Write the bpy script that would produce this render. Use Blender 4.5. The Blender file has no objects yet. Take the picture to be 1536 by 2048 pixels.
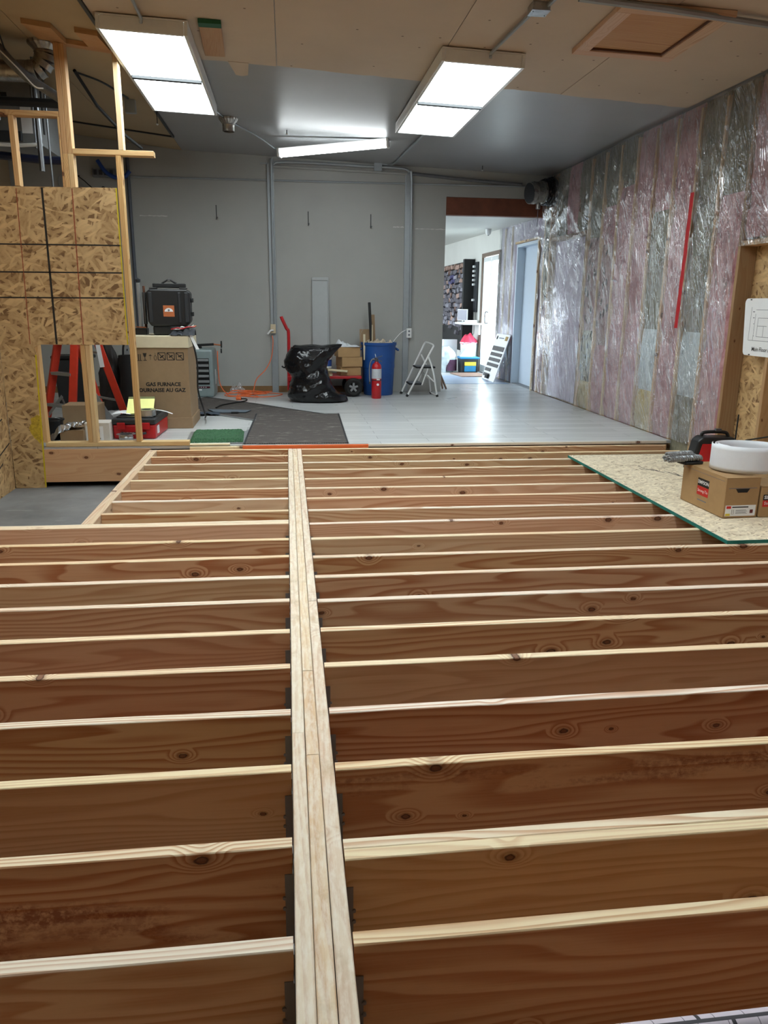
import bpy, math, random
from math import sin, cos, pi, radians, sqrt, exp
from mathutils import Vector, Matrix, noise
random.seed(7)
SC = bpy.context.scene
COL = SC.collection

# ------------------------------------------------------------------ camera
CAM_P, CAM_Y, CAM_R = 0.2643, 0.1249, 0.0111
cd = bpy.data.cameras.new('camera')
cam = bpy.data.objects.new('camera', cd)
COL.objects.link(cam)
_f = Vector((sin(CAM_Y) * cos(CAM_P), cos(CAM_Y) * cos(CAM_P), -sin(CAM_P)))
_r0 = Vector((cos(CAM_Y), -sin(CAM_Y), 0))
_u0 = _r0.cross(_f)
_r = cos(CAM_R) * _r0 + sin(CAM_R) * _u0
_u = -sin(CAM_R) * _r0 + cos(CAM_R) * _u0
cam.matrix_world = Matrix(((_r.x, _u.x, -_f.x, -0.0465), (_r.y, _u.y, -_f.y, 0.0),
                           (_r.z, _u.z, -_f.z, 1.235), (0, 0, 0, 1)))
cd.sensor_fit = 'HORIZONTAL'
cd.sensor_width = 36.0
cd.lens = 1539.5 / 1536 * 36.0
cd.clip_start = 0.02
SC.camera = cam

# ------------------------------------------------------------------ world, exposure
W = bpy.data.worlds.new('world')
SC.world = W
W.use_nodes = True
bg = W.node_tree.nodes['Background']
bg.inputs['Color'].default_value = (0.80, 0.90, 1.0, 1)
bg.inputs['Strength'].default_value = 9.0
SC.view_settings.view_transform = 'Standard'
SC.view_settings.look = 'None'
SC.view_settings.exposure = 0.9
SC.view_settings.gamma = 1.0
SC.view_settings.use_curve_mapping = False
SC.cycles.max_bounces = 10
SC.cycles.diffuse_bounces = 5
SC.cycles.transparent_max_bounces = 12
SC.cycles.caustics_reflective = False
SC.cycles.caustics_refractive = False
SC.cycles.sample_clamp_indirect = 6.0
SC.cycles.use_denoising = True
PANEL_EMIT = 9.0
STRIP_EMIT = 8.0


def portal(loc, rot, sx, sy):
    l = bpy.data.lights.new('daylight_portal', 'AREA')
    l.shape = 'RECTANGLE'
    l.size, l.size_y = sx, sy
    l.cycles.is_portal = True
    o = bpy.data.objects.new('daylight_portal', l)
    o.location, o.rotation_euler = loc, rot
    COL.objects.link(o)


portal((3.60, 13.5, 1.05), (0, radians(90), 0), 2.0, 1.2)
portal((-2.18, 15.0, 1.35), (0, radians(-90), 0), 1.8, 5.0)


# ------------------------------------------------------------------ helpers
def C(h, a=1.0):
    """sRGB hex or 0-255 tuple -> linear rgba"""
    if isinstance(h, str):
        h = h.lstrip('#')
        h = tuple(int(h[i:i + 2], 16) for i in (0, 2, 4))
    f = lambda c: c / 12.92 if c <= 0.04045 else ((c + 0.055) / 1.055) ** 2.4
    return tuple(f(c / 255.0) for c in h[:3]) + (a,)


class MB:
    """collects faces; build() links them as ONE mesh object"""

    def __init__(s):
        s.v, s.f = [], []

    def add(s, vs, fs):
        o = len(s.v)
        s.v += [tuple(v) for v in vs]
        s.f += [tuple(i + o for i in f) for f in fs]
        return s

    def box(s, x0, x1, y0, y1, z0, z1, M=None):
        vs = [Vector((x, y, z)) for x in (x0, x1) for y in (y0, y1) for z in (z0, z1)]
        if M is not None:
            vs = [M @ v for v in vs]
        return s.add(vs, [(0, 1, 3, 2), (4, 6, 7, 5), (0, 4, 5, 1), (2, 3, 7, 6), (0, 2, 6, 4), (1, 5, 7, 3)])

    def bar(s, p0, p1, w, h, up=(0, 0, 1)):
        """rectangular bar from p0 to p1"""
        p0, p1 = Vector(p0), Vector(p1)
        d = (p1 - p0).normalized()
        u = Vector(up)
        if abs(d.dot(u)) > 0.98:
            u = Vector((1, 0, 0))
        a = d.cross(u).normalized()
        b = a.cross(d)
        vs = [p + a * i * w / 2 + b * j * h / 2 for p in (p0, p1) for i, j in ((-1, -1), (1, -1), (1, 1), (-1, 1))]
        return s.add(vs, [(3, 2, 1, 0), (4, 5, 6, 7), (0, 1, 5, 4), (1, 2, 6, 5), (2, 3, 7, 6), (3, 0, 4, 7)])

    def tube(s, pts, r, n=10, caps=True):
        pts = [Vector(p) for p in pts]
        rs = r if isinstance(r, (list, tuple)) else [r] * len(pts)
        vs, fs = [], []
        t = (pts[1] - pts[0]).normalized()
        a = t.cross(Vector((0, 0, 1)))
        if a.length < 0.05:
            a = t.cross(Vector((1, 0, 0)))
        a.normalize()
        for i, p in enumerate(pts):
            q0, q1 = pts[max(i - 1, 0)], pts[min(i + 1, len(pts) - 1)]
            t = (q1 - q0).normalized()
            a = (a - t * a.dot(t))
            a = a.normalized() if a.length > 1e-6 else t.orthogonal().normalized()
            b = t.cross(a)
            for k in range(n):
                th = 2 * pi * k / n
                vs.append(p + (a * cos(th) + b * sin(th)) * rs[i])
        for i in range(len(pts) - 1):
            for k in range(n):
                fs.append((i * n + k, i * n + (k + 1) % n, (i + 1) * n + (k + 1) % n, (i + 1) * n + k))
        if caps:
            fs.append(tuple(range(n - 1, -1, -1)))
            fs.append(tuple(range((len(pts) - 1) * n, len(pts) * n)))
        return s.add(vs, fs)

    def cyl(s, p0, p1, r0, r1=None, n=20):
        return s.tube([p0, p1], [r0, r0 if r1 is None else r1], n)

    def lathe(s, prof, n=28, c=(0, 0, 0), sx=1.0, sy=1.0):
        vs, fs = [], []
        for r, z in prof:
            for k in range(n):
                th = 2 * pi * k / n
                vs.append((c[0] + r * cos(th) * sx, c[1] + r * sin(th) * sy, c[2] + z))
        for i in range(len(prof) - 1):
            for k in range(n):
                fs.append((i * n + k, i * n + (k + 1) % n, (i + 1) * n + (k + 1) % n, (i + 1) * n + k))
        if prof[0][0] > 1e-4:
            fs.append(tuple(range(n - 1, -1, -1)))
        if prof[-1][0] > 1e-4:
            fs.append(tuple(range((len(prof) - 1) * n, len(prof) * n)))
        return s.add(vs, fs)

    def prism(s, poly, z0, z1, fn=None):
        """polygon in xy extruded along z; fn maps (x,y,z) to a vertex"""
        n = len(poly)
        vs = [(x, y, z) for z in (z0, z1) for x, y in poly]
        if fn:
            vs = [fn(*v) for v in vs]
        fs = [tuple(range(n - 1, -1, -1)), tuple(range(n, 2 * n))]
        fs += [(i, (i + 1) % n, n + (i + 1) % n, n + i) for i in range(n)]
        return s.add(vs, fs)

    def grid(s, fn, nu, nv, keep=None):
        vs = [fn(i / nu, j / nv) for i in range(nu + 1) for j in range(nv + 1)]
        fs = []
        for i in range(nu):
            for j in range(nv):
                if keep is None or keep((i + .5) / nu, (j + .5) / nv):
                    a = i * (nv + 1) + j
                    fs.append((a, a + nv + 1, a + nv + 2, a + 1))
        return s.add(vs, fs)

    def mesh(s, name, mat, smooth=False, angle=40):
        me = bpy.data.meshes.new(name)
        me.from_pydata(s.v, [], s.f)
        if mat:
            me.materials.append(mat)
        me.update()
        if smooth:
            me.polygons.foreach_set('use_smooth', [True] * len(me.polygons))
            me.set_sharp_from_angle(angle=radians(angle))
        return me

    def build(s, name, mat, parent=None, smooth=False, bevel=0, loc=None, rot=None, fixn=True, angle=40):
        me = s.mesh(name, mat, smooth, angle)
        if fixn:
            import bmesh
            bm = bmesh.new()
            bm.from_mesh(me)
            bmesh.ops.recalc_face_normals(bm, faces=bm.faces)
            bm.to_mesh(me)
            bm.free()
        return link(name, me, parent, loc, rot, bevel)


def link(name, me, parent=None, loc=None, rot=None, bevel=0):
    o = bpy.data.objects.new(name, me)
    COL.objects.link(o)
    if loc is not None:
        o.location = loc
    if rot is not None:
        o.rotation_euler = rot
    if parent is not None:
        o.parent = parent
    if bevel:
        m = o.modifiers.new('bevel', 'BEVEL')
        m.width, m.segments, m.limit_method = bevel, 2, 'ANGLE'
        m.angle_limit = radians(35)
    return o


def tag(o, label, cat, group=None):
    o['label'], o['category'] = label, cat
    if group:
        o['group'] = group
    return o


def thing(name, loc, label, cat, rz=0.0, group=None):
    o = bpy.data.objects.new(name, None)
    o.empty_display_size = 0.1
    COL.objects.link(o)
    o.location, o.rotation_euler = loc, (0, 0, rz)
    return tag(o, label, cat, group)


def struct(o):
    o['kind'] = 'structure'
    return o


def dup(root, loc, rz=None, label=None):
    r = root.copy()
    COL.objects.link(r)
    r.location = loc
    if rz is not None:
        r.rotation_euler = (0, 0, rz)
    if label:
        r['label'] = label
    for ch in list(root.children):
        c = ch.copy()
        COL.objects.link(c)
        c.parent = r
        for g in list(ch.children):
            d = g.copy()
            COL.objects.link(d)
            d.parent = c
    return r


def spl(pts, n=8):
    """Catmull-Rom through pts"""
    P = [Vector(p) for p in pts]
    P = [P[0] * 2 - P[1]] + P + [P[-1] * 2 - P[-2]]
    out = []
    for i in range(1, len(P) - 2):
        for k in range(n):
            t = k / n
            a, b, c, d = P[i - 1:i + 3]
            out.append(0.5 * ((2 * b) + (c - a) * t + (2 * a - 5 * b + 4 * c - d) * t * t + (3 * b - a - 3 * c + d) * t ** 3))
    out.append(P[-2])
    return out


def text(body, size, mat, parent, loc, rot, align='CENTER', name='lettering', bold=0.0, sx=1.0):
    cu = bpy.data.curves.new(name, 'FONT')
    cu.body, cu.size, cu.align_x, cu.align_y = body, size, align, 'CENTER'
    cu.offset = bold
    cu.resolution_u = 2
    t = bpy.data.objects.new(name, cu)
    COL.objects.link(t)
    dg = bpy.context.evaluated_depsgraph_get()
    me = bpy.data.meshes.new_from_object(t.evaluated_get(dg))
    bpy.data.objects.remove(t)
    bpy.data.curves.remove(cu)
    me.materials.clear()
    me.materials.append(mat)
    o = link(name, me, parent, loc, rot)
    o.scale = (sx, 1, 1)
    return o


# ------------------------------------------------------------------ materials
class NT:
    def __init__(s, name):
        s.m = bpy.data.materials.new(name)
        s.m.use_nodes = True
        s.t = s.m.node_tree
        s.t.nodes.clear()
        s.out = s.t.nodes.new('ShaderNodeOutputMaterial')

    def n(s, kind, **kw):
        nd = s.t.nodes.new('ShaderNode' + kind)
        ins = kw.pop('i', {})
        for k, v in kw.items():
            setattr(nd, k, v)
        for k, v in ins.items():
            s.set(nd.inputs[k], v)
        return nd

    def set(s, sock, v):
        if isinstance(v, bpy.types.NodeSocket):
            s.t.links.new(v, sock)
        elif isinstance(v, bpy.types.Node):
            s.t.links.new(v.outputs[0], sock)
        else:
            sock.default_value = v

    def math(s, op, a, b=0.0, c=0.0, clamp=False):
        nd = s.n('Math', operation=op, use_clamp=clamp)
        for k, v in enumerate((a, b, c)):
            s.set(nd.inputs[k], v)
        return nd.outputs[0]

    def mix(s, f, a, b, blend='MIX'):
        nd = s.n('Mix', data_type='RGBA', blend_type=blend)
        s.set(nd.inputs[0], f)
        s.set(nd.inputs[6], a)
        s.set(nd.inputs[7], b)
        return nd.outputs[2]

    def ramp(s, f, stops, interp='LINEAR'):
        nd = s.n('ValToRGB')
        cr = nd.color_ramp
        cr.interpolation = interp
        while len(cr.elements) < len(stops):
            cr.elements.new(0.5)
        for e, (p, c) in zip(cr.elements, stops):
            e.position = p
            e.color = c if len(c) == 4 else tuple(c) + (1,)
        s.set(nd.inputs[0], f)
        return nd.outputs[0]

    def rng(s, v, a, b, c=0.0, d=1.0, smooth=False):
        nd = s.n('MapRange', interpolation_type='SMOOTHSTEP' if smooth else 'LINEAR', clamp=True)
        for k, x in enumerate((v, a, b, c, d)):
            s.set(nd.inputs[k], x)
        return nd.outputs[0]

    def xyz(s, x, y, z):
        nd = s.n('CombineXYZ')
        for k, v in enumerate((x, y, z)):
            s.set(nd.inputs[k], v)
        return nd.outputs[0]

    def coords(s, rnd=True):
        tc = s.n('TexCoord')
        v = tc.outputs['Object']
        if rnd:
            oi = s.n('ObjectInfo')
            off = s.xyz(s.math('MULTIPLY', oi.outputs['Random'], 37.0), s.math('MULTIPLY', oi.outputs['Random'], 11.3),
                        s.math('MULTIPLY', oi.outputs['Random'], 7.7))
            v = s.n('VectorMath', operation='ADD', i={0: v, 1: off}).outputs[0]
        sp = s.n('SeparateXYZ', i={0: v})
        return v, sp.outputs[0], sp.outputs[1], sp.outputs[2]

    def noise(s, vec, scale=5.0, detail=2.0, rough=0.5, dim='3D', dist=0.0):
        nd = s.n('TexNoise', noise_dimensions=dim,
                 i={'Vector': vec, 'Scale': scale, 'Detail': detail, 'Roughness': rough, 'Distortion': dist})
        return nd.outputs['Fac']

    def bsdf(s, col, rough=0.5, metal=0.0, bump=None, bstr=0.2, bdist=0.01, spec=0.5, emit=None, estr=0.0, **kw):
        b = s.n('BsdfPrincipled')
        s.set(b.inputs['Base Color'], col)
        s.set(b.inputs['Roughness'], rough)
        s.set(b.inputs['Metallic'], metal)
        s.set(b.inputs['Specular IOR Level'], spec)
        for k, v in kw.items():
            s.set(b.inputs[k.replace('_', ' ')], v)
        if emit is not None:
            s.set(b.inputs['Emission Color'], emit)
            s.set(b.inputs['Emission Strength'], estr)
        if bump is not None:
            bn = s.n('Bump', i={'Height': bump, 'Strength': bstr, 'Distance': bdist})
            s.set(b.inputs['Normal'], bn.outputs[0])
        s.t.links.new(b.outputs[0], s.out.inputs[0])
        return s.m


def plain(name, col, rough=0.5, metal=0.0, var=0.12, scale=14.0, bump=0.0, spec=0.5):
    t = NT(name)
    v, x, y, z = t.coords()
    n = t.noise(v, scale, 4.0, 0.6)
    c = t.mix(t.rng(n, 0.25, 0.75), tuple(q * (1 - var) for q in col[:3]) + (1,), tuple(min(1, q * (1 + var)) for q in col[:3]) + (1,))
    return t.bsdf(c, rough, metal, bump=n if bump else None, bstr=bump, spec=spec)


def wood_mat(name, ring=0.42, knots=0.33, stain=None, edge_light=False, weather=False):
    """framing lumber: grain along local X, faces in XZ, tint from the object's colour"""
    t = NT(name)
    v, x, y, z = t.coords()
    oi = t.n('ObjectInfo')
    tint = oi.outputs['Color']
    if edge_light:      # pale narrow edges, redder faces: overhead light on the boards put into the colour
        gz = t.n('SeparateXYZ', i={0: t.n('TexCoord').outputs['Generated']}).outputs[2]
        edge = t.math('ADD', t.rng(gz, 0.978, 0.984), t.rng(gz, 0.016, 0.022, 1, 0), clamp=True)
        face_shade = t.mix(1.0, tint, t.mix(oi.outputs['Random'], (0.965, 0.87, 0.77, 1), (0.905, 0.72, 0.58, 1)), 'MULTIPLY')
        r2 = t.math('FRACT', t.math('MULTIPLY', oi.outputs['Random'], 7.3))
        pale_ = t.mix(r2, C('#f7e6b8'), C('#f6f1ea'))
        tint = t.mix(edge, face_shade, t.mix(0.62, tint, pale_))
    rnd = oi.outputs['Random']
    M = t.math
    kv = t.xyz(M('MULTIPLY', x, 3.6), M('MULTIPLY', z, 6.2), 0.0)
    vo = t.n('TexVoronoi', voronoi_dimensions='2D', feature='F1', i={'Vector': kv, 'Scale': 1.0, 'Randomness': 1.0})
    vc = t.n('SeparateColor', i={0: vo.outputs['Color']})
    rr = t.rng(vc.outputs[0], 0, 1, 0.018, 0.09)
    pres = M('LESS_THAN', vc.outputs[1], knots)
    wob = M('MULTIPLY', M('SUBTRACT', t.noise(v, 60.0, 2.0), 0.5), 0.05)
    dd = M('ADD', vo.outputs['Distance'], wob)
    kn = M('MULTIPLY', t.rng(M('DIVIDE', dd, rr), 0.75, 1.05, 1, 0, True), pres)
    halo = M('MULTIPLY', t.rng(M('DIVIDE', dd, rr), 0.9, 2.1, 1, 0, True), pres)
    bend = M('MULTIPLY', t.rng(M('DIVIDE', vo.outputs['Distance'], rr), 0.0, 4.5, 1, 0, True), pres)
    n1 = t.noise(t.xyz(M('MULTIPLY', x, 0.55), M('MULTIPLY', y, 5.0), M('MULTIPLY', z, 5.0)), 1.0, 2.0)
    ph = M('ADD', M('ADD', M('MULTIPLY', z, 26.0), M('MULTIPLY', y, 55.0)),
           M('ADD', M('MULTIPLY', n1, 13.0), M('MULTIPLY', bend, 3.2)))
    fr = M('FRACT', ph)
    band = M('MULTIPLY', t.rng(fr, 0.25, 0.86, 0, 1, True), t.rng(fr, 0.9, 1.0, 1, 0))
    fib = t.noise(t.xyz(M('MULTIPLY', x, 5.0), M('MULTIPLY', y, 210.0), M('MULTIPLY', z, 210.0)), 1.0, 3.0, 0.6)
    big = t.noise(t.xyz(M('MULTIPLY', x, 0.9), M('MULTIPLY', y, 3.0), M('MULTIPLY', z, 4.0)), 1.0, 3.0)
    amt = M('MULTIPLY', t.rng(rnd, 0, 1, 0.45, 1.15), ring)
    dark = t.mix(1.0, tint, (0.62, 0.36, 0.22, 1), 'MULTIPLY')
    c = t.mix(M('ADD', M('MULTIPLY', band, amt), M('MULTIPLY', M('SUBTRACT', fib, 0.5), 0.45), clamp=True), tint, dark)
    c = t.mix(M('MULTIPLY', t.rng(big, 0.48, 0.75), 0.4), c, t.mix(1.0, tint, (0.84, 0.56, 0.40, 1), 'MULTIPLY'))
    c = t.mix(M('MULTIPLY', halo, 0.45), c, C('#7a4a2a'))
    c = t.mix(M('MULTIPLY', kn, 0.8), c, C('#6b3a20'))
    rim_ = M('MULTIPLY', M('MULTIPLY', kn, t.rng(M('DIVIDE', dd, rr), 0.45, 0.8, 0, 1, True)), 0.75)
    c = t.mix(rim_, c, C('#33180d'))
    if weather:
        w1 = t.noise(t.xyz(M('MULTIPLY', x, 14.0), M('MULTIPLY', y, 60.0), M('MULTIPLY', z, 60.0)), 1.0, 5.0, 0.7)
        w2 = t.noise(v, 7.0, 5.0, 0.7)
        c = t.mix(t.rng(w1, 0.42, 0.62, 0, 0.55), c, C('#efe8da'))
        c = t.mix(t.rng(w2, 0.55, 0.72, 0, 0.5), c, C('#b39a72'))
    if stain:
        raw = t.n('SeparateXYZ', i={0: t.n('TexCoord').outputs['Object']})
        lo, hi = stain
        msk = M('MULTIPLY', t.rng(raw.outputs[2], lo, lo + 0.02), t.rng(raw.outputs[2], hi - 0.02, hi, 1, 0))
        s1 = t.noise(t.xyz(M('MULTIPLY', x, 1.6), 0.0, M('MULTIPLY', z, 6.0)), 1.0, 6.0, 0.72)
        s2 = t.noise(v, 55.0, 3.0, 0.7)
        c = t.mix(M('MULTIPLY', M('MULTIPLY', msk, M('MULTIPLY', t.rng(s1, 0.46, 0.58), t.rng(s2, 0.36, 0.55))), 0.75), c, C('#7d3520'))
    hgt = M('ADD', M('MULTIPLY', band, -0.3), M('ADD', fib, M('MULTIPLY', kn, -0.6)))
    return t.bsdf(c, t.rng(fib, 0.3, 0.7, 0.5, 0.68), bump=hgt, bstr=0.25, bdist=0.0015, spec=0.35)


def osb_mat(name, plane, light=(0.53, 0.36, 0.18), mid=(0.36, 0.22, 0.098), dk=(0.19, 0.105, 0.046), sc=1.0, yellow=False):
    t = NT(name)
    v, x, y, z = t.coords(False)
    a, b = {'xz': (x, z), 'xy': (x, y), 'yz': (y, z)}[plane]
    M = t.math
    p = t.xyz(a, b, 0.0)
    w = t.n('TexNoise', noise_dimensions='2D', i={'Vector': p, 'Scale': 9.0, 'Detail': 2.0})
    p = t.n('VectorMath', operation='MULTIPLY_ADD', i={0: w.outputs['Color'], 1: (0.035, 0.035, 0), 2: p}).outputs[0]
    best = None
    for k, (ang, off) in enumerate(((12, 0.0), (-28, 3.1), (55, 7.7), (-70, 5.2))):
        ro = t.n('VectorRotate', rotation_type='Z_AXIS', i={'Vector': p, 'Angle': radians(ang)})
        mp = t.n('VectorMath', operation='MULTIPLY_ADD', i={0: ro.outputs[0], 1: (10.5 * sc, 44.0 * sc, 1), 2: (off, off * 1.7, 0)})
        vo = t.n('TexVoronoi', voronoi_dimensions='2D', i={'Vector': mp.outputs[0], 'Scale': 1.0})
        sc_ = t.n('SeparateColor', i={0: vo.outputs['Color']})
        val = M('SUBTRACT', M('MULTIPLY', sc_.outputs[0], 1.0 if k < 2 else 0.93), M('MULTIPLY', vo.outputs['Distance'], 0.16))
        best = val if best is None else M('MAXIMUM', best, val)
    fine = t.noise(t.xyz(M('MULTIPLY', a, 40), M('MULTIPLY', b, 160), 0), 1.0, 3.0)
    f = M('ADD', best, M('MULTIPLY', M('SUBTRACT', fine, 0.5), 0.18))
    c = t.ramp(f, [(0.34, dk), (0.52, mid), (0.66, tuple((p_ + q_) / 2 for p_, q_ in zip(light, mid))), (0.80, light), (0.95, tuple(min(1, q_ * 1.2) for q_ in light))])
    return t.bsdf(c, 0.62, bump=f, bstr=0.5, bdist=0.002, spec=0.3)


def vinyl_mat():
    t = NT('grey_vinyl_plank')
    v, x, y, z = t.coords(False)
    br = t.n('TexBrick', offset=0.37, squash=1.0, i={'Vector': v, 'Scale': 1.0, 'Mortar Size': 0.0028, 'Brick Width': 1.22, 'Row Height': 0.152,
                                      'Color1': (0.48, 0.49, 0.49, 1), 'Color2': (0.66, 0.67, 0.67, 1), 'Mortar': (0.2, 0.21, 0.21, 1)})
    s1 = t.noise(t.xyz(t.math('MULTIPLY', x, 1.8), t.math('MULTIPLY', y, 46.0), 0.0), 1.0, 5.0, 0.65)
    s2 = t.noise(t.xyz(t.math('MULTIPLY', x, 2.5), t.math('MULTIPLY', y, 7.0), 0.0), 1.0, 4.0)
    c = t.mix(t.rng(s1, 0.35, 0.7, 0, 0.6), br.outputs[0], (0.33, 0.335, 0.335, 1))
    c = t.mix(t.rng(s2, 0.5, 0.8, 0, 0.14), c, (0.76, 0.77, 0.77, 1))
    d = t.noise(v, 1.3, 2.0, 0.5)
    return t.bsdf(c, t.rng(d, 0.3, 0.7, 0.27, 0.36), bump=s1, bstr=0.12, bdist=0.001, spec=0.5)


def concrete_mat():
    t = NT('grey_concrete')
    v, x, y, z = t.coords(False)
    a = t.noise(v, 2.2, 8.0, 0.65)
    b = t.noise(t.xyz(t.math('MULTIPLY', x, 2.0), t.math('MULTIPLY', y, 9.0), 0.0), 1.0, 5.0, 0.7, dist=1.5)
    c = t.mix(t.rng(a, 0.3, 0.7), C('#6a6c6e'), C('#8c8e90'))
    c = t.mix(t.rng(b, 0.6, 0.78, 0, 0.7), c, C('#b4b5b4'))
    return t.bsdf(c, 0.55, bump=a, bstr=0.15)


def paint_mat(name, col, rough=0.5, var=0.06, rough_bump=0.08, nails=False):
    t = NT(name)
    v, x, y, z = t.coords(False)
    a = t.noise(v, 1.1, 5.0, 0.6)
    o = t.noise(v, 140.0, 2.0)
    c = t.mix(t.rng(a, 0.3, 0.7), tuple(q * (1 - var) for q in col[:3]) + (1,), tuple(min(1, q * (1 + var)) for q in col[:3]) + (1,))
    if nails:    # screw heads and dents in unfinished board
        vo = t.n('TexVoronoi', voronoi_dimensions='2D', i={'Vector': t.xyz(t.math('MULTIPLY', x, 3.2), t.math('MULTIPLY', y, 3.2), 0.0), 'Scale': 1.0})
        sp = t.n('SeparateColor', i={0: vo.outputs['Color']})
        k = t.math('MULTIPLY', t.rng(vo.outputs['Distance'], 0.022, 0.034, 1, 0), t.math('LESS_THAN', sp.outputs[0], 0.55))
        c = t.mix(t.math('MULTIPLY', k, 0.75), c, C('#4a382a'))
    return t.bsdf(c, rough, bump=o, bstr=rough_bump, bdist=0.002, spec=0.4)


def batt_mat(name, c0, c1, spots=0.0):
    t = NT(name)
    v, x, y, z = t.coords()
    M = t.math
    a = t.noise(v, 4.0, 7.0, 0.72)
    s = t.noise(t.xyz(M('MULTIPLY', x, 60), M('MULTIPLY', y, 60), M('MULTIPLY', z, 12)), 1.0, 4.0, 0.7)
    c = t.mix(t.rng(M('ADD', M('MULTIPLY', a, .65), M('MULTIPLY', s, .35)), 0.36, 0.64), c0, c1)
    if spots:
        vo = t.n('TexVoronoi', voronoi_dimensions='2D', i={'Vector': t.xyz(M('MULTIPLY', y, 13.0), M('MULTIPLY', z, 7.5), 0), 'Scale': 1.0})
        sc_ = t.n('SeparateColor', i={0: vo.outputs['Color']})
        w = M('ADD', vo.outputs['Distance'], M('MULTIPLY', M('SUBTRACT', t.noise(v, 40, 3.0), .5), .35))
        k = M('MULTIPLY', t.rng(w, 0.26, 0.36, 1, 0, True), M('LESS_THAN', sc_.outputs[0], spots))
        c = t.mix(M('MULTIPLY', k, 0.9), c, (0.02, 0.018, 0.018, 1))
    return t.bsdf(c, 0.95, bump=a, bstr=0.6, bdist=0.02, spec=0.1)


def sheet_plastic(name, haze=0.09, tint=(0.80, 0.82, 0.84, 1)):
    """thin clear polythene: transparent film with a little haze and its own Fresnel gloss"""
    t = NT(name)
    v, x, y, z = t.coords(False)
    M = t.math
    d1 = t.noise(t.xyz(M('MULTIPLY', x, 3), M('MULTIPLY', M('ADD', y, M('MULTIPLY', z, -0.35)), 12.0), M('MULTIPLY', M('ADD', z, M('MULTIPLY', y, 0.4)), 2.0)), 1.0, 4.0, 0.6, dist=0.6)
    ridge = lambda n_, p_: M('POWER', M('SUBTRACT', 1.0, M('ABSOLUTE', M('MULTIPLY', M('SUBTRACT', n_, 0.5), 3.0), clamp=True), clamp=True), p_)
    d2 = t.noise(t.xyz(M('MULTIPLY', x, 3), M('MULTIPLY', M('ADD', y, M('MULTIPLY', z, -0.55)), 5.5), M('MULTIPLY', M('ADD', z, M('MULTIPLY', y, 0.6)), 1.3)), 1.0, 3.0, 0.55, dist=0.8)
    zone = t.rng(t.noise(v, 1.6, 2.0), 0.42, 0.62, 0.12, 1.0)
    h = M('MULTIPLY', M('ADD', ridge(d1, 6.0), M('MULTIPLY', ridge(d2, 9.0), 1.4)), zone)
    bn = t.n('Bump', i={'Height': h, 'Strength': 1.0, 'Distance': 0.035})
    gl = t.n('BsdfGlossy', i={'Color': (0.95, 0.97, 1, 1), 'Roughness': 0.06, 'Normal': bn.outputs[0]})
    df = t.n('BsdfDiffuse', i={'Color': tint, 'Normal': bn.outputs[0]})
    tr = t.n('BsdfTransparent', i={'Color': (0.97, 0.97, 0.98, 1)})
    m1 = t.n('MixShader', i={0: haze, 1: tr.outputs[0], 2: df.outputs[0]})
    # Schlick gloss of a thin film, the same from both sides
    ge = t.n('NewGeometry')
    ct = M('ABSOLUTE', t.n('VectorMath', operation='DOT_PRODUCT', i={0: bn.outputs[0], 1: ge.outputs['Incoming']}).outputs['Value'])
    fr = M('MULTIPLY_ADD', M('POWER', M('SUBTRACT', 1.0, ct, clamp=True), 5.0), 0.9, 0.07)
    m2 = t.n('MixShader', i={0: M('MINIMUM', M('MULTIPLY', fr, 2.4), 0.7), 1: m1.outputs[0], 2: gl.outputs[0]})
    t.t.links.new(m2.outputs[0], t.out.inputs[0])
    return t.m


def emit_mat(name, col, s):
    t = NT(name)
    return t.bsdf((0.9, 0.92, 0.92, 1), 0.4, emit=col, estr=s)


def glass_mat():
    t = NT('clear_pane')
    gl = t.n('BsdfGlossy', i={'Color': (1, 1, 1, 1), 'Roughness': 0.02})
    tr = t.n('BsdfTransparent', i={'Color': (0.93, 0.97, 0.97, 1)})
    m = t.n('MixShader', i={0: 0.10, 1: tr.outputs[0], 2: gl.outputs[0]})
    t.t.links.new(m.outputs[0], t.out.inputs[0])
    return t.m


def rib_mat():
    t = NT('ribbed_dark_carpet')
    v, x, y, z = t.coords(False)
    M = t.math
    r = M('SINE', M('MULTIPLY', x, 300.0))
    r2 = M('SINE', M('MULTIPLY', y, 240.0))
    d = t.noise(v, 5.0, 6.0, 0.75, dist=0.8)
    e = t.noise(t.xyz(M('MULTIPLY', x, 4), M('MULTIPLY', y, 16), 0), 1.0, 5.0, 0.75)
    c = t.mix(M('MULTIPLY', t.rng(M('MULTIPLY', r, r2), -0.2, 0.6), 0.5), C('#46413f'), C('#7d7672'))
    c = t.mix(t.rng(e, 0.57, 0.70, 0, 0.7), c, C('#bab4ae'))
    c = t.mix(t.rng(d, 0.55, 0.7, 0, 0.4), c, C('#6a645f'))
    return t.bsdf(c, 0.85, bump=M('MULTIPLY', r, r2), bstr=0.6, bdist=0.004, spec=0.2)


def galv_mat(name='galvanised_steel', col=(0.42, 0.43, 0.44), rough=0.36):
    t = NT(name)
    v, x, y, z = t.coords()
    vo = t.n('TexVoronoi', i={'Vector': v, 'Scale': 28.0})
    sc_ = t.n('SeparateColor', i={0: vo.outputs['Color']})
    n = t.noise(v, 8.0, 4.0)
    c = t.mix(sc_.outputs[0], tuple(q * .8 for q in col) + (1,), tuple(q * 1.15 for q in col) + (1,))
    return t.bsdf(c, t.rng(n, .3, .7, rough - .08, rough + .12), 0.9)


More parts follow.
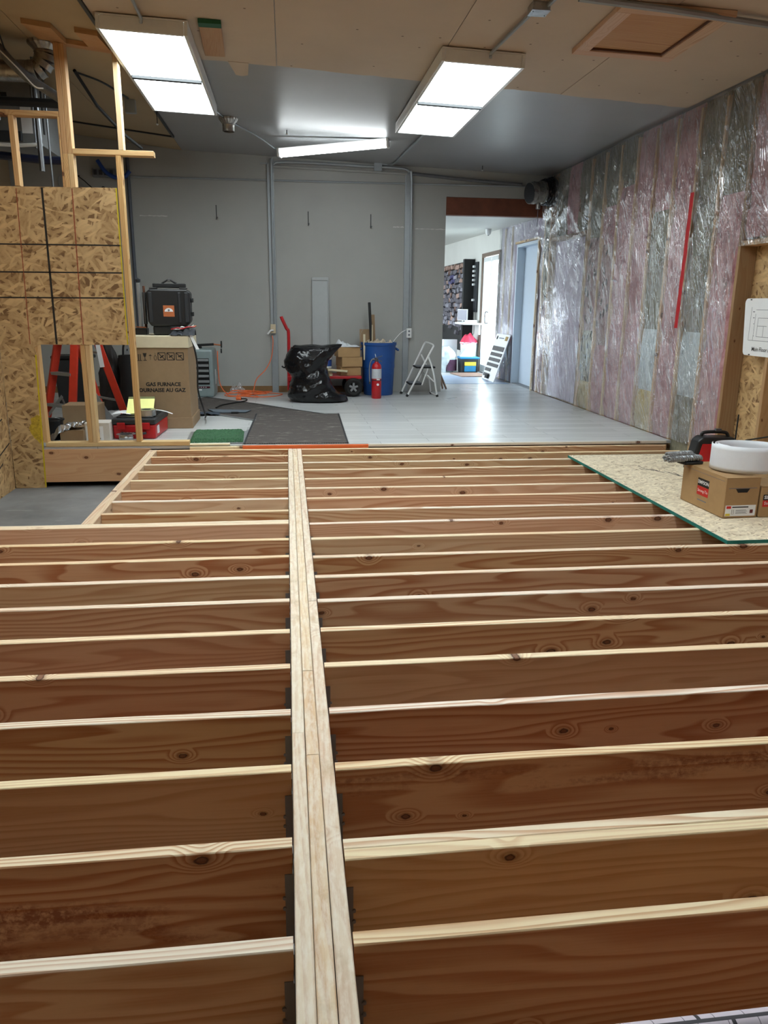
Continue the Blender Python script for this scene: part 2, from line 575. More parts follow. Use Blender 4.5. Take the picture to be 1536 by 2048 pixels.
def bag_mat():
    t = NT('black_bin_liner')
    v, x, y, z = t.coords(False)
    w = t.n('TexNoise', i={'Vector': v, 'Scale': 5.0, 'Detail': 3.0})
    p = t.n('VectorMath', operation='MULTIPLY_ADD', i={0: w.outputs['Color'], 1: (0.16, 0.16, 0.16), 2: v}).outputs[0]
    vo = t.n('TexVoronoi', i={'Vector': p, 'Scale': 11.0})
    vo2 = t.n('TexVoronoi', i={'Vector': p, 'Scale': 27.0})
    h = t.math('ADD', vo.outputs['Distance'], t.math('MULTIPLY', vo2.outputs['Distance'], 0.35))
    return t.bsdf((0.006, 0.006, 0.007, 1), 0.2, bump=h, bstr=0.3, bdist=0.02, spec=0.4)


def turf_mat():
    t = NT('green_turf')
    v, x, y, z = t.coords()
    n = t.noise(v, 120.0, 3.0, 0.7)
    return t.bsdf(t.mix(t.rng(n, .35, .65), C('#143822'), C('#447a50')), 0.8, bump=n, bstr=1.0, bdist=0.01)


def plan_mat():
    """rolled drawing: printed wall lines"""
    t = NT('printed_plan_paper')
    v, x, y, z = t.coords(False)
    M = t.math
    ang = M('MULTIPLY', M('ARCTAN2', z, y), 0.027)
    p = t.xyz(x, ang, 0.0)
    b1 = t.n('TexBrick', offset=0.31, i={'Vector': p, 'Scale': 1.0, 'Mortar Size': 0.004, 'Brick Width': 0.19, 'Row Height': 0.042,
                                       'Color1': (1, 1, 1, 1), 'Color2': (1, 1, 1, 1), 'Mortar': (0, 0, 0, 1)})
    b2 = t.n('TexBrick', offset=0.63, i={'Vector': p, 'Scale': 1.0, 'Mortar Size': 0.0008, 'Brick Width': 0.055, 'Row Height': 0.021,
                                       'Color1': (1, 1, 1, 1), 'Color2': (1, 1, 1, 1), 'Mortar': (0, 0, 0, 1)})
    c = t.mix(b2.outputs[0], C('#6a6472'), C('#cfc6d2'))
    c = t.mix(b1.outputs[0], C('#2e2b33'), c)
    return t.bsdf(c, 0.6)


m_wood = wood_mat('framing_lumber')
m_joist = wood_mat('fir_joist_lumber', ring=0.75, edge_light=True)
m_beam = wood_mat('weathered_beam_lumber', ring=0.45, knots=0.2, weather=True)
m_wood_clear = wood_mat('clear_lumber', ring=0.25, knots=0.22)
m_wood_stain = wood_mat('mud_stained_lumber', ring=0.7, stain=(-0.13, 0.05), edge_light=True)
m_wood_stain2 = wood_mat('mud_streaked_lumber', ring=0.7, stain=(0.03, 0.13), edge_light=True)
m_osb_xz = osb_mat('osb_wall_board', 'xz')
m_osb_yz = osb_mat('osb_side_board', 'yz')
m_osb_xy = osb_mat('osb_floor_board', 'xy', light=(0.76, 0.67, 0.50), mid=(0.64, 0.54, 0.38), dk=(0.38, 0.29, 0.19), sc=1.8)
m_vinyl = vinyl_mat()
m_conc = concrete_mat()
m_grey = paint_mat('grey_wall_paint', C('#a2a39f'), 0.5)
m_ceilgrey = paint_mat('grey_ceiling_paint', C('#9a9b9c'), 0.36, rough_bump=0.03)
m_tan = paint_mat('bare_tan_drywall', C('#c8b6a1'), 0.8, nails=True)
m_tan2 = paint_mat('brown_tan_drywall', C('#aa9678'), 0.8)
m_offw = paint_mat('offwhite_paint', C('#cfcfc9'), 0.55)
m_white = plain('white_enamel', C('#dfe1e0'), 0.35, var=0.03)
m_black = plain('black_plastic', C('#17181a'), 0.42, var=0.2)
m_blackm = plain('black_matt', C('#101011'), 0.7, var=0.2)
m_dgrey = plain('dark_grey_plastic', C('#26292d'), 0.45, var=0.15)
m_card = plain('brown_cardboard', C('#937a5d'), 0.8, var=0.07, bump=0.06)
m_card2 = plain('kraft_cardboard', C('#a4835a'), 0.8, var=0.07, bump=0.06)
m_lid = plain('pale_cardboard_lid', C('#cfc4a8'), 0.7, var=0.05)
m_ink = plain('black_ink', C('#1b1714'), 0.7, var=0.1)
m_inkr = plain('red_ink', C('#c5281f'), 0.6, var=0.08)
m_red = plain('red_plastic', C('#b3131c'), 0.4, var=0.1)
m_redp = plain('red_enamel', C('#b01a22'), 0.35, var=0.12)
m_frp = plain('orange_red_fibreglass', C('#c8341c'), 0.5, var=0.1)
m_alu = plain('dull_aluminium', C('#9da1a4'), 0.4, metal=0.6, var=0.08)
m_galv = galv_mat()
m_duct = galv_mat('duct_metal', (0.36, 0.35, 0.33), 0.32)
m_cond = plain('grey_conduit', C('#9ba2a6'), 0.4, metal=0.35, var=0.05)
m_blue = plain('blue_bin_plastic', C('#1b4a8c'), 0.5, var=0.2, scale=5)
m_orange = plain('orange_cord', C('#e8703c'), 0.5, var=0.08)
m_orangep = plain('orange_paint', C('#d9662f'), 0.6, var=0.1)
m_yell = plain('yellow_paper', C('#eeee9a'), 0.7, var=0.03)
m_yelp = plain('yellow_spray_paint', C('#c9b312'), 0.6, var=0.15)
m_paper = plain('white_paper', C('#e6e8ea'), 0.6, var=0.02)
m_print = plain('grey_print', C('#6b6f78'), 0.7, var=0.05)
m_teal = plain('teal_edge_paint', C('#17756b'), 0.55, var=0.15)
m_green = plain('green_paint', C('#1d5a3c'), 0.6)
m_heater = plain('blue_grey_enamel', C('#8a999a'), 0.42, metal=0.1, var=0.06)
m_pinkb = batt_mat('pink_insulation', C('#a06a70'), C('#dbb0b2'))
m_greyb = batt_mat('grey_insulation', C('#5f5d50'), C('#98947f'))
m_yelb = batt_mat('yellow_insulation', C('#a8955f'), C('#d3bf8c'))
m_whiteb = batt_mat('white_faced_insulation', C('#a9b5b7'), C('#d3dcdd'))
m_spotp = batt_mat('mould_spotted_pink_insulation', C('#8a6a6a'), C('#bb9d9b'), 0.45)
m_spotg = batt_mat('mould_spotted_grey_insulation', C('#747159'), C('#a49f83'), 0.55)
m_poly = sheet_plastic('clear_polythene')
m_glass = glass_mat()
m_mat = rib_mat()
m_bag = bag_mat()
m_turf = turf_mat()
m_plan = plan_mat()
m_rubber = plain('black_rubber', C('#151515'), 0.75)
m_hose = plain('blue_hose_plastic', C('#1b3f86'), 0.4)
m_flex = plain('grey_duct_tape', C('#73767a'), 0.45, metal=0.3, var=0.2)
m_lens = emit_mat('lit_diffuser', (0.88, 0.98, 1.0, 1), PANEL_EMIT)
m_tube = emit_mat('lit_tube_cover', (0.92, 0.98, 1.0, 1), STRIP_EMIT)
m_clearp = sheet_plastic('clear_wrap', 0.3)
m_whitep = plain('translucent_white_plastic', C('#e2e6ec'), 0.4, var=0.03)
m_cloth = plain('dark_grey_cloth', C('#3a3d43'), 0.9, var=0.2)
m_gcloth = plain('blue_grey_cloth', C('#5c6670'), 0.9, var=0.15)
m_stone = plain('grey_stone', C('#5b585e'), 0.8, var=0.5, scale=25, bump=0.5)
m_stone2 = plain('warm_stone', C('#9a8074'), 0.8, var=0.4, scale=25, bump=0.5)
m_stone3 = plain('pale_stone', C('#85848c'), 0.8, var=0.35, scale=25, bump=0.5)
m_brown = plain('brown_stained_wood', C('#5d3a27'), 0.6, var=0.25, scale=4)
m_steel_blue = plain('pale_blue_steel_door', C('#bcc9d6'), 0.4, var=0.02)
m_lilac = plain('pale_lilac_board', C('#cbbfd2'), 0.6, var=0.05)
m_bwhite = plain('white_bag_plastic', C('#cfdde2'), 0.4, var=0.15)
m_cyan = plain('blue_box_plastic', C('#2a86b8'), 0.45)
m_ylab = plain('yellow_label', C('#e6d04a'), 0.5)
m_pinkcloth = plain('red_pink_cloth', C('#d8405c'), 0.8)
m_copper = plain('copper', C('#b4704c'), 0.35, metal=0.8)
m_steel = plain('brushed_steel', C('#6f7174'), 0.35, metal=0.9, var=0.15)
m_hdr = plain('dark_stained_header', C('#6b3a26'), 0.65, var=0.3, scale=6)
m_foil = plain('silver_foil', C('#b9bcc0'), 0.25, metal=0.9, var=0.2)
m_hanger = plain('hanger_steel', C('#8a898a'), 0.5, metal=0.2, var=0.1)

TINTS = ['#d9b98c', '#d2ac80', '#cfa983', '#dcc296', '#c9a078', '#d6b17e', '#c7977a', '#ddc39c']


def tint(o, hexv=None, pale=0.12):
    c = C(hexv or random.choice(TINTS))
    p = C('#f0e0c8')
    o.color = tuple(a * (1 - pale) + b * pale for a, b in zip(c, p))
    return o


def board_mesh(L, w, h, wob=0.0, seg=1, ch=0.0025):
    """eased-edge board: length X, thickness Y (w), depth Z (h), centred"""
    a, b = w / 2, h / 2
    prof = [(-a + ch, -b), (a - ch, -b), (a, -b + ch), (a, b - ch), (a - ch, b), (-a + ch, b), (-a, b - ch), (-a, -b + ch)]
    mb = MB()
    vs, fs = [], []
    s0 = random.random() * 50
    for i in range(seg + 1):
        x = -L / 2 + L * i / seg
        dy = wob * noise.noise(Vector((x * 0.9 + s0, 3.1, 0))) if wob else 0
        dz = wob * 0.6 * noise.noise(Vector((x * 0.8 + s0, 9.1, 0))) if wob else 0
        ez = wob * 0.35 * noise.noise(Vector((x * 6 + s0, 1.1, 0))) if wob else 0
        vs += [(x, p + dy, q + dz + (ez if q > 0 else 0)) for p, q in prof]
    for i in range(seg):
        for k in range(8):
            fs.append((i * 8 + k, i * 8 + (k + 1) % 8, (i + 1) * 8 + (k + 1) % 8, (i + 1) * 8 + k))
    fs.append(tuple(range(7, -1, -1)))
    fs.append(tuple(range(seg * 8, seg * 8 + 8)))
    mb.add(vs, fs)
    return mb


def board(name, p0, p1, w, h, up=(0, 0, 1), mat=None, parent=None, col=None, wob=0.0, seg=1, pale=0.12):
    """board between the centres of its two ends; w across, h along up"""
    p0, p1 = Vector(p0), Vector(p1)
    d = (p1 - p0)
    L = d.length
    d.normalize()
    u = Vector(up)
    u = (u - d * u.dot(d)).normalized()
    s = u.cross(d)
    o = board_mesh(L, w, h, wob, seg).build(name, mat or m_wood, parent)
    c = (p0 + p1) / 2
    o.matrix_local = Matrix(((d.x, s.x, u.x, c.x), (d.y, s.y, u.y, c.y), (d.z, s.z, u.z, c.z), (0, 0, 0, 1)))
    return tint(o, col, pale)


def zc(x):
    """height of the slightly falling ceiling"""
    return 3.05 - 0.035 * x if x > -1.31 else 3.0959 + 0.11 * (-1.31 - x)


ORD = ['', 'first', 'second', 'third', 'fourth', 'fifth', 'sixth', 'seventh', 'eighth', 'ninth', 'tenth', 'eleventh', 'twelfth', 'thirteenth',
       'fourteenth', 'fifteenth', 'sixteenth', 'seventeenth', 'eighteenth', 'nineteenth', 'twentieth', 'twenty-first']
ZF = 0.03      # top of the vinyl floor
ZG = -0.32     # concrete slab
XR = 3.5       # inner face of the right wall studs
YB = 10.9      # face of the back wall

# ================================================================== the setting
def slab(name, boxes, mat, parent=None):
    mb = MB()
    for b in boxes:
        mb.box(*b)
    o = mb.build(name, mat, parent)
    return o if parent else struct(o)


slab('floor_concrete', [(-3.6, 3.75, -3.3, 19.1, ZG - 0.1, ZG)], m_conc)
floor = slab('floor', [(-3.45, XR, 6.742, 19.0, 0.004, ZF)], m_vinyl)
slab('floor_entrance', [(2.3, 3.42, 11.95, 13.4, ZF, ZF + 0.004)], plain('blue_grey_floor', C('#9fb0c8'), 0.35, var=0.1, scale=3))

# walls ------------------------------------------------------------
wb = slab('wall_back', [(-3.45, 2.12, YB, YB + 0.14, ZG, 3.3), (2.12, XR + 0.15, YB, YB + 0.14, 2.63, 3.3)], m_grey)
struct(board('trim_header', (2.12, YB + 0.07, 2.515), (XR, YB + 0.07, 2.515), 0.13, 0.225, mat=m_hdr, col='#7a4a30'))
slab('baseboard_back', [(-3.4, -0.262, YB - 0.014, YB, ZF, ZF + 0.085), (-0.178, 1.40, YB - 0.014, YB, ZF, ZF + 0.085)],
     plain('oak_baseboard', C('#7d5c38'), 0.6, var=0.2, scale=6))
slab('wall_left', [(-2.42, -2.371, -3.2, 6.735, ZG, 3.3)], m_osb_yz)
slab('wall_closet', [(-3.5, -3.45, 6.6, YB + 0.1, -0.4, 3.4), (-3.45, -2.43, 6.62, 6.70, -0.4, 3.4)], m_tan2)
slab('wall_behind_viewer', [(-2.6, 3.8, -3.3, -3.2, ZG, 3.3)], paint_mat('beige_wall', C('#b8a68c'), 0.7))

# scrapes on the back wall paint and marker strokes on the side wall
m_scuff = plain('chalky_scrape', C('#c9cac6'), 0.8, var=0.2, scale=40)
for xa, xb, zz in ((1.70, 2.118, 2.215), (-1.90, -1.55, 2.30), (1.40, 1.55, 2.23)):
    n_ = 14
    sc = MB()
    top = [(xa + (xb - xa) * i / n_, zz + random.uniform(0.002, 0.012)) for i in range(n_ + 1)]
    bot = [(x, zz - random.uniform(0.001, 0.008)) for x, _ in reversed(top)]
    sc.prism(top + bot, YB - 0.0012, YB - 0.0003, lambda x, z, y: (x, y, z))
    sc.build('scrape', m_scuff, wb)
wl_ = bpy.data.objects['wall_left']
for a_, b_ in (((6.42, 0.005), (6.70, 0.075)), ((6.48, 0.27), (6.60, 0.292)), ((6.38, -0.10), (6.5, -0.06))):
    MB().bar((-2.3704, a_[0], a_[1]), (-2.3704, b_[0], b_[1]), 0.012, 0.0008, up=(1, 0, 0)).build('marked_line', m_ink, wl_)

# ceiling ----------------------------------------------------------
def cpoly(poly, lo, hi):
    return MB().prism(poly, lo, hi, lambda x, y, z: (x, y, zc(x) + z))


cm = cpoly([(-1.3099, -3.3), (3.7, -3.3), (3.7, 11.05), (-1.3099, 11.05)], 0.0, 0.12)
cm.prism([(-3.5, -3.3), (-1.31, -3.3), (-1.31, 11.05), (-3.5, 11.05)], 0.0, 0.12, lambda x, y, z: (x, y, zc(x) + z))
ceiling = struct(cm.build('ceiling', m_ceilgrey))


def ragged(x0, x1, y0, y1, n):
    return [(x0 + (x1 - x0) * i / n, y0 + (y1 - y0) * i / n + random.uniform(-0.012, 0.012)) for i in range(n + 1)]


def sheet(x0, x1, ya, yb_l, yb_r, mat=m_tan, n=14):
    edge = ragged(x1, x0, yb_r, yb_l, n)
    o = cpoly([(x0, ya), (x1, ya)] + edge, -0.006, 0.002).build('drywall_sheet', mat, ceiling)
    return o


for xa, xb, ya_, yb_ in ((-1.305, -0.084, 6.86, 6.88), (-0.078, 1.127, 6.88, 6.95), (1.133, 2.297, 6.93, 7.0), (2.303, 3.49, 7.0, 7.08)):
    sheet(xa, xb, 4.1, ya_, yb_)
    sheet(xa, xb, 1.0, 4.094, 4.094, n=1)
    sheet(xa, xb, -3.2, 0.994, 0.994, n=1)
for ya_, yb_ in ((-3.2, 3.5), (3.506, 7.3), (7.306, 10.89)):
    sheet(-3.4, -1.96, ya_, yb_, yb_, m_tan2, 1)
    sheet(-1.954, -1.325, ya_, yb_, yb_, m_tan2, 1)
# torn strip of bare drywall beside the left fixture, and the seam strip along the mechanical corner
struct(cpoly([(-0.46, 6.86), (-0.30, 6.86), (-0.32, 7.2), (-0.37, 7.24), (-0.42, 7.22)], -0.009, -0.001).build('trim_torn_drywall', m_tan))
for n_, (xa, xb, ya_, yb_) in enumerate(((-1.325, -1.300, -3.2, 10.0), (-3.3, -1.300, 10.0, 10.03))):
    struct(cpoly([(xa, ya_), (xb, ya_), (xb, yb_), (xa, yb_)], -0.022, 0.0).build('trim_%d' % (n_ + 1), m_dgrey))

# right wall: studs, insulation batts, sheathing, polythene -----------------
wall_right = slab('wall_right', [(XR + 0.142, XR + 0.17, -3.2, 10.95, -0.4, 3.2)], m_osb_yz)
JAMB = 6.0     # far side of the open bay
DOOR_A, DOOR_B = 9.32, 10.55
bays = []
y = JAMB - 0.4064 * 2 + 0.015
studs = [JAMB - 0.39 - 0.4064 * k for k in range(20)] + [6.42 + 0.4064 * k for k in range(8)] + [10.62, 10.86]
def stud(yc, z0, z1, x0=XR, dep=0.14, col=None):
    board('stud', (x0 + dep / 2, yc, z0), (x0 + dep / 2, yc, z1), 0.038, dep, up=(1, 0, 0), parent=wall_right, col=col or random.choice(['#cfae80', '#c4a070', '#d8bb8c']))


for yc in studs:
    if yc < JAMB:
        stud(yc, 1.745 if yc > 4.6 else -0.05, 2.87)
    else:
        stud(yc, ZG if yc < 6.7 else 0.0, 2.87)
stud(JAMB, -0.3, 2.87, col='#8d6c45')
# sill plates, top plate, header over the open bay and over the covered doorway
board('plate', (XR + 0.095, -3.1, 2.89), (XR + 0.095, 10.88, 2.89), 0.09, 0.038, parent=wall_right, col='#b08c60')
board('header', (XR + 0.07, 4.62, 1.72), (XR + 0.07, JAMB - 0.02, 1.72), 0.14, 0.038, parent=wall_right, col='#cda878')
board('header', (XR + 0.06, DOOR_A, 2.08), (XR + 0.06, DOOR_B, 2.08), 0.12, 0.05, parent=wall_right, col='#8d6b48')
for yc in (DOOR_A - 0.02, DOOR_B + 0.02):
    board('door_frame', (XR + 0.055, yc, 0.03), (XR + 0.055, yc, 2.06), 0.03, 0.115, up=(1, 0, 0), parent=wall_right, col='#a48c66')
# covered doorway: pale boarded-over leaf set back in the frame
slab('door_1', [(XR + 0.07, XR + 0.11, DOOR_A, DOOR_B, 0.03, 2.05)], m_lilac)
# the open bay: flat studs on the sheathing
for yc in (5.52, 5.08):
    stud(yc, -0.3, 1.70, XR + 0.045, 0.095, '#a98658')
BATT = {}


def batt(y0, y1, z0, z1, m):
    key = (round(y1 - y0, 2), round(z1 - z0, 2), m.name)
    w, h = y1 - y0, z1 - z0
    n_u, n_v = 6, max(4, int(h / 0.14))
    def fn(u, v):
        e = min(u, 1 - u) * 2
        bul = 0.024 * (1 - (1 - min(1, e * 3.0)) ** 2) + 0.012 * noise.noise(Vector((u * 2 + y0 * 9, v * h * 4, z0)))
        return (-bul if 0 < u < 1 and 0 < v < 1 else 0.019, (u - .5) * w, (v - .5) * h)
    mb = MB().grid(fn, n_u, n_v)
    o = mb.build('insulation_batt', m, wall_right, smooth=True, loc=(XR + 0.020, (y0 + y1) / 2, (z0 + z1) / 2), angle=80, fixn=False)
    return o


P_, G_, Y_, Wb, SP, SG = m_pinkb, m_greyb, m_yelb, m_whiteb, m_spotp, m_spotg
lay = {  # bay start -> list of (z0, z1, material)
    4.80: [(1.76, 2.25, P_), (2.25, 2.915, G_)],
    5.204: [(1.76, 1.98, P_), (1.98, 2.915, SP if False else G_)],
    5.61: [(1.76, 1.98, P_), (1.98, 2.915, P_)],
    6.02: [(-0.30, 0.9, P_), (0.9, 2.12, P_), (2.12, 2.915, G_)],
    6.42: [(-0.25, 0.45, G_), (0.45, 1.02, Wb), (1.02, 2.08, G_), (2.08, 2.915, Y_ if False else G_)],
    6.8264: [(0.02, 0.9, P_), (0.9, 2.05, P_), (2.05, 2.915, P_)],
    7.2328: [(0.02, 0.42, Y_), (0.42, 1.02, Wb), (1.02, 2.12, G_), (2.12, 2.915, P_)],
    7.6392: [(0.02, 1.15, P_), (1.15, 2.12, P_), (2.12, 2.915, P_)],
    8.0456: [(0.02, 1.15, P_), (1.15, 2.45, P_), (2.45, 2.915, G_)],
    8.452: [(0.02, 0.8, P_), (0.8, 1.9, SP), (1.9, 2.3, P_), (2.3, 2.915, G_)],
    8.8584: [(0.02, 0.35, Y_), (0.35, 0.95, SG), (0.95, 2.0, SP), (2.0, 2.915, G_)],
    9.2648: [(2.11, 2.4, G_), (2.4, 2.915, G_)],
    9.67: [(2.11, 2.915, P_)],
    10.08: [(2.11, 2.915, G_)],
    10.62: [(0.02, 1.3, SP), (1.3, 2.915, SG)],
}
for y0, ls in lay.items():
    y1 = y0 + 0.4064 if y0 < 10.6 else 10.86
    for z0, z1, m in ls:
        batt(y0 + 0.011, y1 - 0.011, z0, z1, m)
for k in range(18):          # bays beside and behind the viewer
    y0 = 4.397 - 0.4064 * k
    batt(y0 + 0.019, y0 + 0.387, 0.0, 2.87, random.choice([P_, P_, G_]))

# polythene vapour barrier, stapled and puckered over the studs
PUCK = [(9.33, 2.06, 0.10), (10.5, 2.08, 0.09), (8.55, 2.2, 0.07), (10.75, 2.3, 0.07), (7.3, 2.0, 0.015), (6.42, 2.45, 0.02), (6.02, 2.4, 0.02), (12.1, 2.2, 0.03), (11.1, 2.2, 0.03)]


def poly_x(y, z, base):
    w = 0.0
    for py, pz, a in PUCK:
        dy, dz = y - py, z - pz
        r = sqrt(dy * dy + dz * dz) + 1e-4
        if r < 1.0:
            th = math.atan2(dz, dy)
            w += a * (r / 0.25 if r < 0.25 else 1.0) * exp(-r * 2.6) * abs(noise.noise(Vector((th * 2.6, py, pz * 3)))) * 2
    d = y * 0.92 - z * 0.38
    w += 0.020 * max(0, 0.35 - abs(noise.noise(Vector((d * 6, (z + y * 0.4) * 0.9, 1.7))))) ** 1.5 * 4
    w += 0.008 * noise.noise(Vector((y * 2.4, z * 1.6, 5.0)))
    return base - 0.010 - w


def barrier(name, y0, y1, z0, z1, label, hole=None):
    ny, nz = int((y1 - y0) / 0.027), int((z1 - z0) / 0.03)
    def fn(u, v):
        yy, zz = y1 - (y1 - y0) * u, z0 + (z1 - z0) * v      # faces look into the room
        return (poly_x(yy, zz, XR - 0.004), yy, zz)
    mb = MB().grid(fn, ny, nz, keep=(lambda u, v: not hole(y1 - (y1 - y0) * u, z0 + (z1 - z0) * v)) if hole else None)
    return tag(mb.build(name, m_poly, None, smooth=True, angle=60, fixn=False), label, 'plastic sheet')


barrier('plastic_sheeting', 4.7, 10.86, 0.045, 2.9, 'clear plastic sheeting puckered over the pink and grey insulation batts',
        lambda y, z: (y < JAMB + 0.012 and z < 1.70) or (y < 6.74 and z < 0.05))
tp = thing('red_tape', (XR - 0.035, 6.79, 1.06), 'long strip of red sheathing tape on the plastic sheeting', 'tape')
def tape(z0, z1, ya, yb):
    def fn(u, v):
        zz = z0 + (z1 - z0) * v
        return (-0.012 + 0.004 * noise.noise(Vector((u * 2, zz * 9, 0))), ya + (yb - ya) * v + (u - .5) * 0.062, zz)
    return MB().grid(fn, 3, 20)
tape(0.42, 1.13, -0.012, -0.034).build('tape_length', m_redp, tp, smooth=True)
tape(-0.01, 0.44, 0.010, -0.010).build('tape_length', m_redp, tp, smooth=True)

# ------------------------------------------------------------------ showroom behind the doorway
slab('wall_showroom', [(XR, XR + 0.14, 13.15, 13.16 - 0.0, 0, 2.6), (XR, XR + 0.05, 14.32, 19.0, 0, 2.9), (XR, XR + 0.14, 13.10, 14.32, 2.12, 2.9)], m_offw)
slab('wall_foundation', [(2.12, 3.7, YB, YB + 0.14, ZG, 0.003), (XR + 0.001, XR + 0.17, 10.96, 19.0, ZG, ZF + 0.008)], m_conc)
slab('wall_showroom_front', [(XR + 0.02, XR + 0.14, 10.95, 11.06, -0.05, 2.6), (XR + 0.02, XR + 0.14, 12.13, 13.1, -0.05, 2.6), (XR + 0.02, XR + 0.14, 11.06, 12.13, 2.13, 2.6)], batt_mat('pale_lilac_insulation', C('#a99fae'), C('#cdc6d2')))
slab('wall_showroom_end', [(-2.2, 3.7, 19.0, 19.1, 0, 2.9), (-2.3, -2.2, 11.04, 12.5, 0, 2.9), (-2.3, -2.2, 17.5, 19.1, 0, 2.9), (-2.3, -2.2, 12.5, 17.5, 0, 0.45), (-2.3, -2.2, 12.5, 17.5, 2.25, 2.9)], m_offw)
struct(MB().prism([(-2.3, 11.05), (3.7, 11.05), (3.7, 19.1), (-2.3, 19.1)], 0, 0.1, lambda x, y, z: (x, y, 2.42 + 0.012 * (y - 11) + z)).build('ceiling_showroom', m_offw))
slab('ground_outside', [(3.7, 40, -10, 60, -0.3, -0.12), (-40, -2.4, 11.2, 60, -0.3, -0.12)], plain('pale_pavement', C('#b9b9b4'), 0.8))
wf = slab('window_added', [(-2.27, -2.23, 12.5, 17.5, 0.45, 0.5), (-2.27, -2.23, 12.5, 17.5, 2.2, 2.25), (-2.27, -2.23, 12.5, 12.55, 0.45, 2.25), (-2.27, -2.23, 17.45, 17.5, 0.45, 2.25), (-2.27, -2.23, 14.97, 15.03, 0.45, 2.25)], m_white)  # out-of-view window added to bring more daylight into the showroom
barrier('plastic_sheeting', 10.96, 13.14, 0.045, 2.44, 'clear plastic sheeting around the pale blue door beyond the doorway',
        lambda y, z: 11.02 < y < 12.16 and z < 2.15)
for yc in (12.45, 12.85):
    board('stud', (XR + 0.02, yc, 0.03), (XR + 0.02, yc, 2.42), 0.038, 0.05, up=(1, 0, 0), parent=bpy.data.objects['wall_showroom_front'], col='#d8c6a0')
# steel door with deep jamb
d2 = slab('door_2', [(XR + 0.11, XR + 0.15, 11.10, 12.09, 0.04, 2.09)], m_steel_blue)
MB().box(XR - 0.01, XR + 0.16, 12.08, 12.13, 0.03, 2.13).box(XR - 0.01, XR + 0.16, 11.05, 11.10, 0.03, 2.13).box(XR - 0.01, XR + 0.16, 11.10, 12.08, 2.085, 2.13).build('door_frame', m_steel_blue, d2, bevel=0.004)
board('head_trim', (XR - 0.015, 11.02, 2.15), (XR - 0.015, 12.17, 2.15), 0.03, 0.03, parent=d2, col='#b59c72')
board('casing', (XR - 0.012, 11.03, 0.03), (XR - 0.012, 11.03, 2.14), 0.03, 0.03, up=(1, 0, 0), parent=d2, col='#c9bda0')
# glazed double door
d3 = slab('door_3', [(XR - 0.015, XR + 0.05, 13.10, 13.16, 0.03, 2.12), (XR - 0.015, XR + 0.045, 14.26, 14.32, 0.03, 2.12), (XR - 0.015, XR + 0.05, 13.16, 14.26, 2.06, 2.12)],
          plain('brown_door_frame', C('#6d5a4c'), 0.5))
for ya, yb in ((13.17, 13.70), (13.72, 14.25)):
    lf = MB()
    x0, x1 = XR + 0.008, XR + 0.036
    lf.box(x0, x1, ya, ya + 0.045, 0.045, 2.05).box(x0, x1, yb - 0.045, yb, 0.045, 2.05)
    lf.box(x0, x1, ya + 0.045, yb - 0.045, 0.045, 0.17).box(x0, x1, ya + 0.045, yb - 0.045, 1.97, 2.05)
    leaf = lf.build('door_leaf', m_white, d3, bevel=0.003)
    MB().box(x0 + 0.015, x0 + 0.025, ya + 0.045, yb - 0.045, 0.17, 1.97).build('pane', m_glass, leaf)
hd = MB()
hd.tube(spl([(XR + 0.005, 13.77, 0.92), (XR - 0.05, 13.77, 0.93), (XR - 0.05, 13.77, 1.10), (XR + 0.005, 13.77, 1.11)], 5), 0.012, 8)
hd.build('handle', m_steel, d3, smooth=True)

# edge of the vinyl floor: rim board and the strips nailed along it
struct(board('trim_floor_edge', (0.65, 6.728, 0.018), (3.44, 6.728, 0.018), 0.026, 0.024, mat=m_wood_clear, col='#d9d3c6'))
struct(board('trim_orange_edge', (-0.45, 6.724, 0.012), (0.65, 6.724, 0.012), 0.03, 0.030, mat=m_orangep))
struct(board('trim_cream_edge', (-0.90, 6.724, 0.010), (-0.45, 6.724, 0.010), 0.03, 0.026, mat=m_wood_clear, col='#e2d8b8'))
struct(board('trim_cream_edge', (-0.90, 6.755, 0.038), (-0.56, 6.755, 0.038), 0.05, 0.014, mat=m_wood_clear, col='#e6dec2'))
struct(board('trim_metal_edge', (-0.445, 6.80, ZF + 0.004), (-0.445, 7.55, ZF + 0.004), 0.022, 0.006, mat=m_alu))

# ================================================================== floor framing
H = 0.286
TB = 0.038
SIDE_L = 'on the stair opening side'
SIDE_R = 'on the insulated wall side'
LY = [1.291, 1.593, 1.897, 2.201, 2.517, 2.821, 3.145, 3.438, 3.74, 4.041, 4.364, 4.64, 4.942, 5.231, 5.544, 5.839, 6.107, 6.421, 6.705]
RY = [1.288, 1.573, 1.891, 2.196, 2.515, 2.824, 3.13, 3.433, 3.724, 4.033, 4.332, 4.634, 4.933, 5.222, 5.515, 5.83, 6.11, 6.413, 6.70]
LC = ['#d8c4a8', '#c9a07e', '#d9bd90', '#c7a476', '#d3a382', '#cf9d7c', '#c8a27e', '#c9b088', '#d1a07a', '#cdaa84', '#d5a488', '#c9b48c', '#d8bda0', '#d3a782', '#d6c2a4', '#cbb592', '#b7a789', '#d1a98a', '#cbb491']
RC = ['#cfa67c', '#d8c096', '#d0a37c', '#d0a07c', '#cda678', '#cfae84', '#c3a68a', '#c79f7e', '#bd985a', '#c6ac88', '#d8ab90', '#cbb596', '#dcb093', '#d0a284', '#c99c78', '#d1bba0', '#c9b48a', '#cfae7c', '#cfae82']
CREAM = {0, 6}

